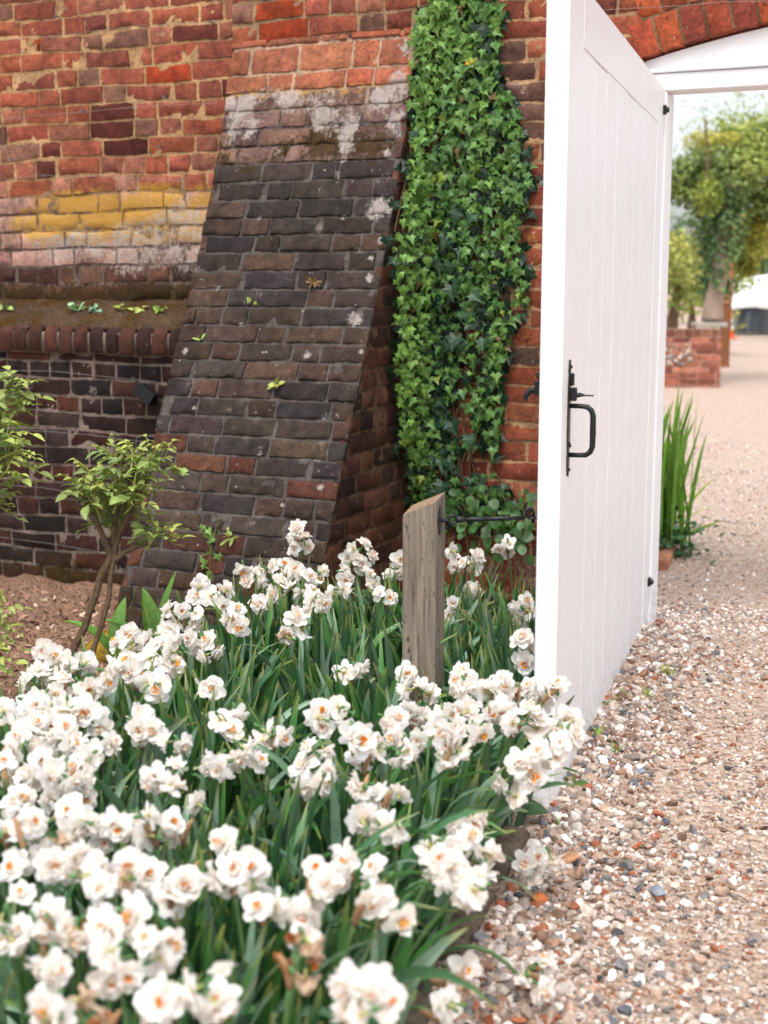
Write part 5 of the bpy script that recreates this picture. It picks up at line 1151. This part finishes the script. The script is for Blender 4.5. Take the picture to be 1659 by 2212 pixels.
def small_tree(x, y, dep, r, n, lab, cols, size=.09):
    c = ad(x, y, dep); base = c * [1, 1, 0]; bl = [(c + np.array([rng.normal(0, r * .6), rng.normal(0, r * .5), rng.normal(0, r * .5)]), (r * .55,) * 3) for _ in range(8)]
    tree('garden_tree', base, [([base, base + Z * c[2] * .5, c], [.12, .1, .05])], bl, n, size, cols, lab, 'tree', group='trees beyond the gateway')
small_tree(1462, 590, 24, .8, 2600, 'airy yellow green tree seen between the gate edge and the climber', GRY)
tree('climbing_tree', ad(1628, 480, 18.2), [([ad(1650, 440, 18.1), ad(1630, 520, 18.2), ad(1615, 575, 18.2)], [.04, .03, .015])], [(ad(1628, 500, 18.2), (.2, .3, .3)), (ad(1612, 555, 18.2), (.22, .3, .26))], 3600, .06, [lin('#8a9030'), lin('#b8ae42')], 'yellow green growth trailing from the climber above the white canopy', 'branch')
small_tree(1575, 320, 60, 2.6, 2600, 'pale leaved tree rising into the white sky above the climber', [lin('#76863f'), lin('#a3a85a')], .14)
small_tree(1690, 290, 64, 3.0, 2600, 'tall pale tree against the sky cut by the photo border', [lin('#6f8340'), lin('#9aa152')], .14)
small_tree(1490, 660, 26, .8, 1500, 'low olive shrub over the planter wall', [lin('#8a8a3c'), lin('#b0a84e')])
hb = ad(1660, 495, 30); b = MB(); plant_cloud(b, [(ad(1640 + 50 * k, 505, 31), (.9, .6, .55)) for k in range(6)], 3500, .09, [lin('#9c9a34'), lin('#c4ba48')], LV, LFc); hd_ = tag(b.build('hedge', M['leaf'], base=hb * [1, 1, 0]), 'clipped yellow hedge high up by the photo border', 'hedge')
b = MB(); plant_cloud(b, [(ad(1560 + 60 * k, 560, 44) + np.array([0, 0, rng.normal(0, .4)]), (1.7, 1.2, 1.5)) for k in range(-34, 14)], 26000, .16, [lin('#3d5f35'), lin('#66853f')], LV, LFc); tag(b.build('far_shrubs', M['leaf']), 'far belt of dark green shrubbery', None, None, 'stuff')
# white house corner with a sash window
hp_ = ad(1625, 610, 52); hs_ = empty('white_house', hp_ * [1, 1, 0], 'white rendered house corner with a dark window above the canopy', 'house'); b = MB(); b.box(hp_ * [1, 1, 0] + np.array([0, 0, -.05]), (6, 0, 0), (0, 4, 0), (0, 0, hp_[2] + .75), lin('#e6e2dc'), .02); b.build('wall', M['matte'], hs_)
b = MB(); b.box(hp_ * [1, 1, 0] + np.array([.33, -.03, hp_[2] - .6]), (.9, 0, 0), (0, .029, 0), (0, 0, 1.0), lin('#3a3f42')); wn_ = b.build('window', M['iron'], hs_); b = MB(); b.box(hp_ * [1, 1, 0] + np.array([.30, -.06, hp_[2] - .67]), (.96, 0, 0), (0, .029, 0), (0, 0, .06), lin('#e6e2dc')); b.build('sill', M['matte'], wn_)
b = MB(); b.box(hp_ * [1, 1, 0] + np.array([-.15, -.3, hp_[2] + .7]), (6.3, 0, 0), (0, 4.6, 0), (0, 0, .25), lin('#8a5a48'), .05); b.build('roof', M['bark'], hs_)
# low white canopy over dark sheets
cb = gz(1575, 727); dz = cb[1]; cx = cb[0]; cano = empty('canopy', cb, 'white sloping canopy over hanging dark sheets at the end of the gravel', 'canopy')
ev = ad(1567, 664, dz)[2]; b = MB(); nx = 40; us = np.linspace(0, 7.5, nx); rows = []
for t in np.linspace(0, 1, 12): rows.append(np.stack([cx - .15 + us, dz + t * 2.4 + 0 * us, ev + np.minimum(us, 3.2) * .30 * (.4 + .6 * t) + t * .35 + .05 * np.sin(us * 2.2) * t], -1))
rows = np.array(rows); b.strip(rows, lin('#dcdad8')); b.strip(np.stack([rows[0], rows[0] - Z * .06]), lin('#dcdad8')); b.build('roof_sheet', M['matte'], cano, smooth=True)
b = MB(); us = np.linspace(0, 7.3, 160); fold = .08 * np.sin(us * 9) + .05 * np.sin(us * 21 + 1); rows = [np.stack([cx + us, dz + .12 + fold * k, 0 * us + zz + .05 * np.sin(us * 3)], -1) for zz, k in ((.04, 1.4), (ev * .5, 1), (ev - .04, .3))]; t = vnoise(np.stack([us * 2, us * 0, us * 0], -1), 1)[:, None]; cc = lin('#41494f') * (1 - t) + lin('#a3a9ad') * np.clip(t - .2, 0, 1); b.strip(np.array(rows), np.tile(cc, (3, 1))); b.build('curtain', M['matte'], cano)
kb = gz(1574, 726); kb = ad(*project(kb), 33.0); kb[2] = 0; cone = empty('traffic_cone', kb, 'tall orange traffic cone with a white band beside the canopy', 'traffic cone'); b = MB(); hgt = .80
b.lathe(kb + Z * .03, Z, [(.13, 0), (.105, .18)], lin('#e5532a'), 14); b.lathe(kb + Z * .03, Z, [(.074, .46), (.045, hgt - .03), (.03, hgt)], lin('#e5532a'), 14); b.box(kb + np.array([-.2, -.2, 0]), (.4, 0, 0), (0, .4, 0), (0, 0, .03), lin('#e5532a'), .01); b.build('body', M['matte'], cone); b = MB(); b.lathe(kb + Z * .03, Z, [(.106, .182), (.075, .458)], lin('#eeeae8'), 14); b.build('band', M['matte'], cone)
# strap leaved clump and low ground cover just beyond the gate, a brick at its edge
ir = ad(1405, 1165, 6.75); ir[2] = 0
e = empty('iris_clump', ir, 'tall fan of sword shaped leaves growing behind the gate hinge edge', 'plant'); b = MB()
for k in range(95):
    d = np.array([rng.normal(.1, .5), rng.normal(0, .5), 0]); strap(b, ir + np.array([rng.normal(0, .06), rng.normal(0, .08), 0]), d, rng.uniform(.45, .86), rng.uniform(.022, .034), abs(rng.normal(.11, .11)), rng.uniform(0, .4), lin('#6d9a3a') * rng.uniform(.7, 1.25), rng.normal(0, .3), 10)
for (dx, L, ln, bd) in ((.9, .5, .75, .2), (1, .42, .9, .5), (1, .55, .55, .1), (.8, .4, 1.1, .3)): strap(b, ir, np.array([1, rng.normal(0, .3), 0]), L, .018, ln, bd, lin('#8fae44'), 0, 9)
b.build('foliage', M['leaf'], e, smooth=True)
gb = ad(1425, 1130, 6.6); e = empty('ground_ivy', gb * [1, 1, 0], 'low dark green leafy plant at the foot of the sword leaves', 'plant'); b = MB(); lv, lf = leaf_from_outline(OVATE, .15, .2); n = 260
scatter(b, lv, lf, gb * [1, 1, 0] + np.stack([rng.normal(0.02, .09, n), rng.normal(0, .08, n), np.abs(rng.normal(.08, .07, n))], -1), Z + randn(n, .6), randn(n) + Z * .2, rng.uniform(.03, .05, n), lin('#456b40') * rng.uniform(.6, 1.3, (n, 1))); b.build('foliage', M['leaf'], e)
p = gz(1422, 1210); b = MB(); b.box(p + np.array([-.1, -.25, -.02]), GP * .09, GE * .42, Z * .075, lin('#a8765c'), .012); tag(b.build('edging_brick', M['masonry'], base=p), 'terracotta edging brick beside the gate hinge bottom', 'edging brick')
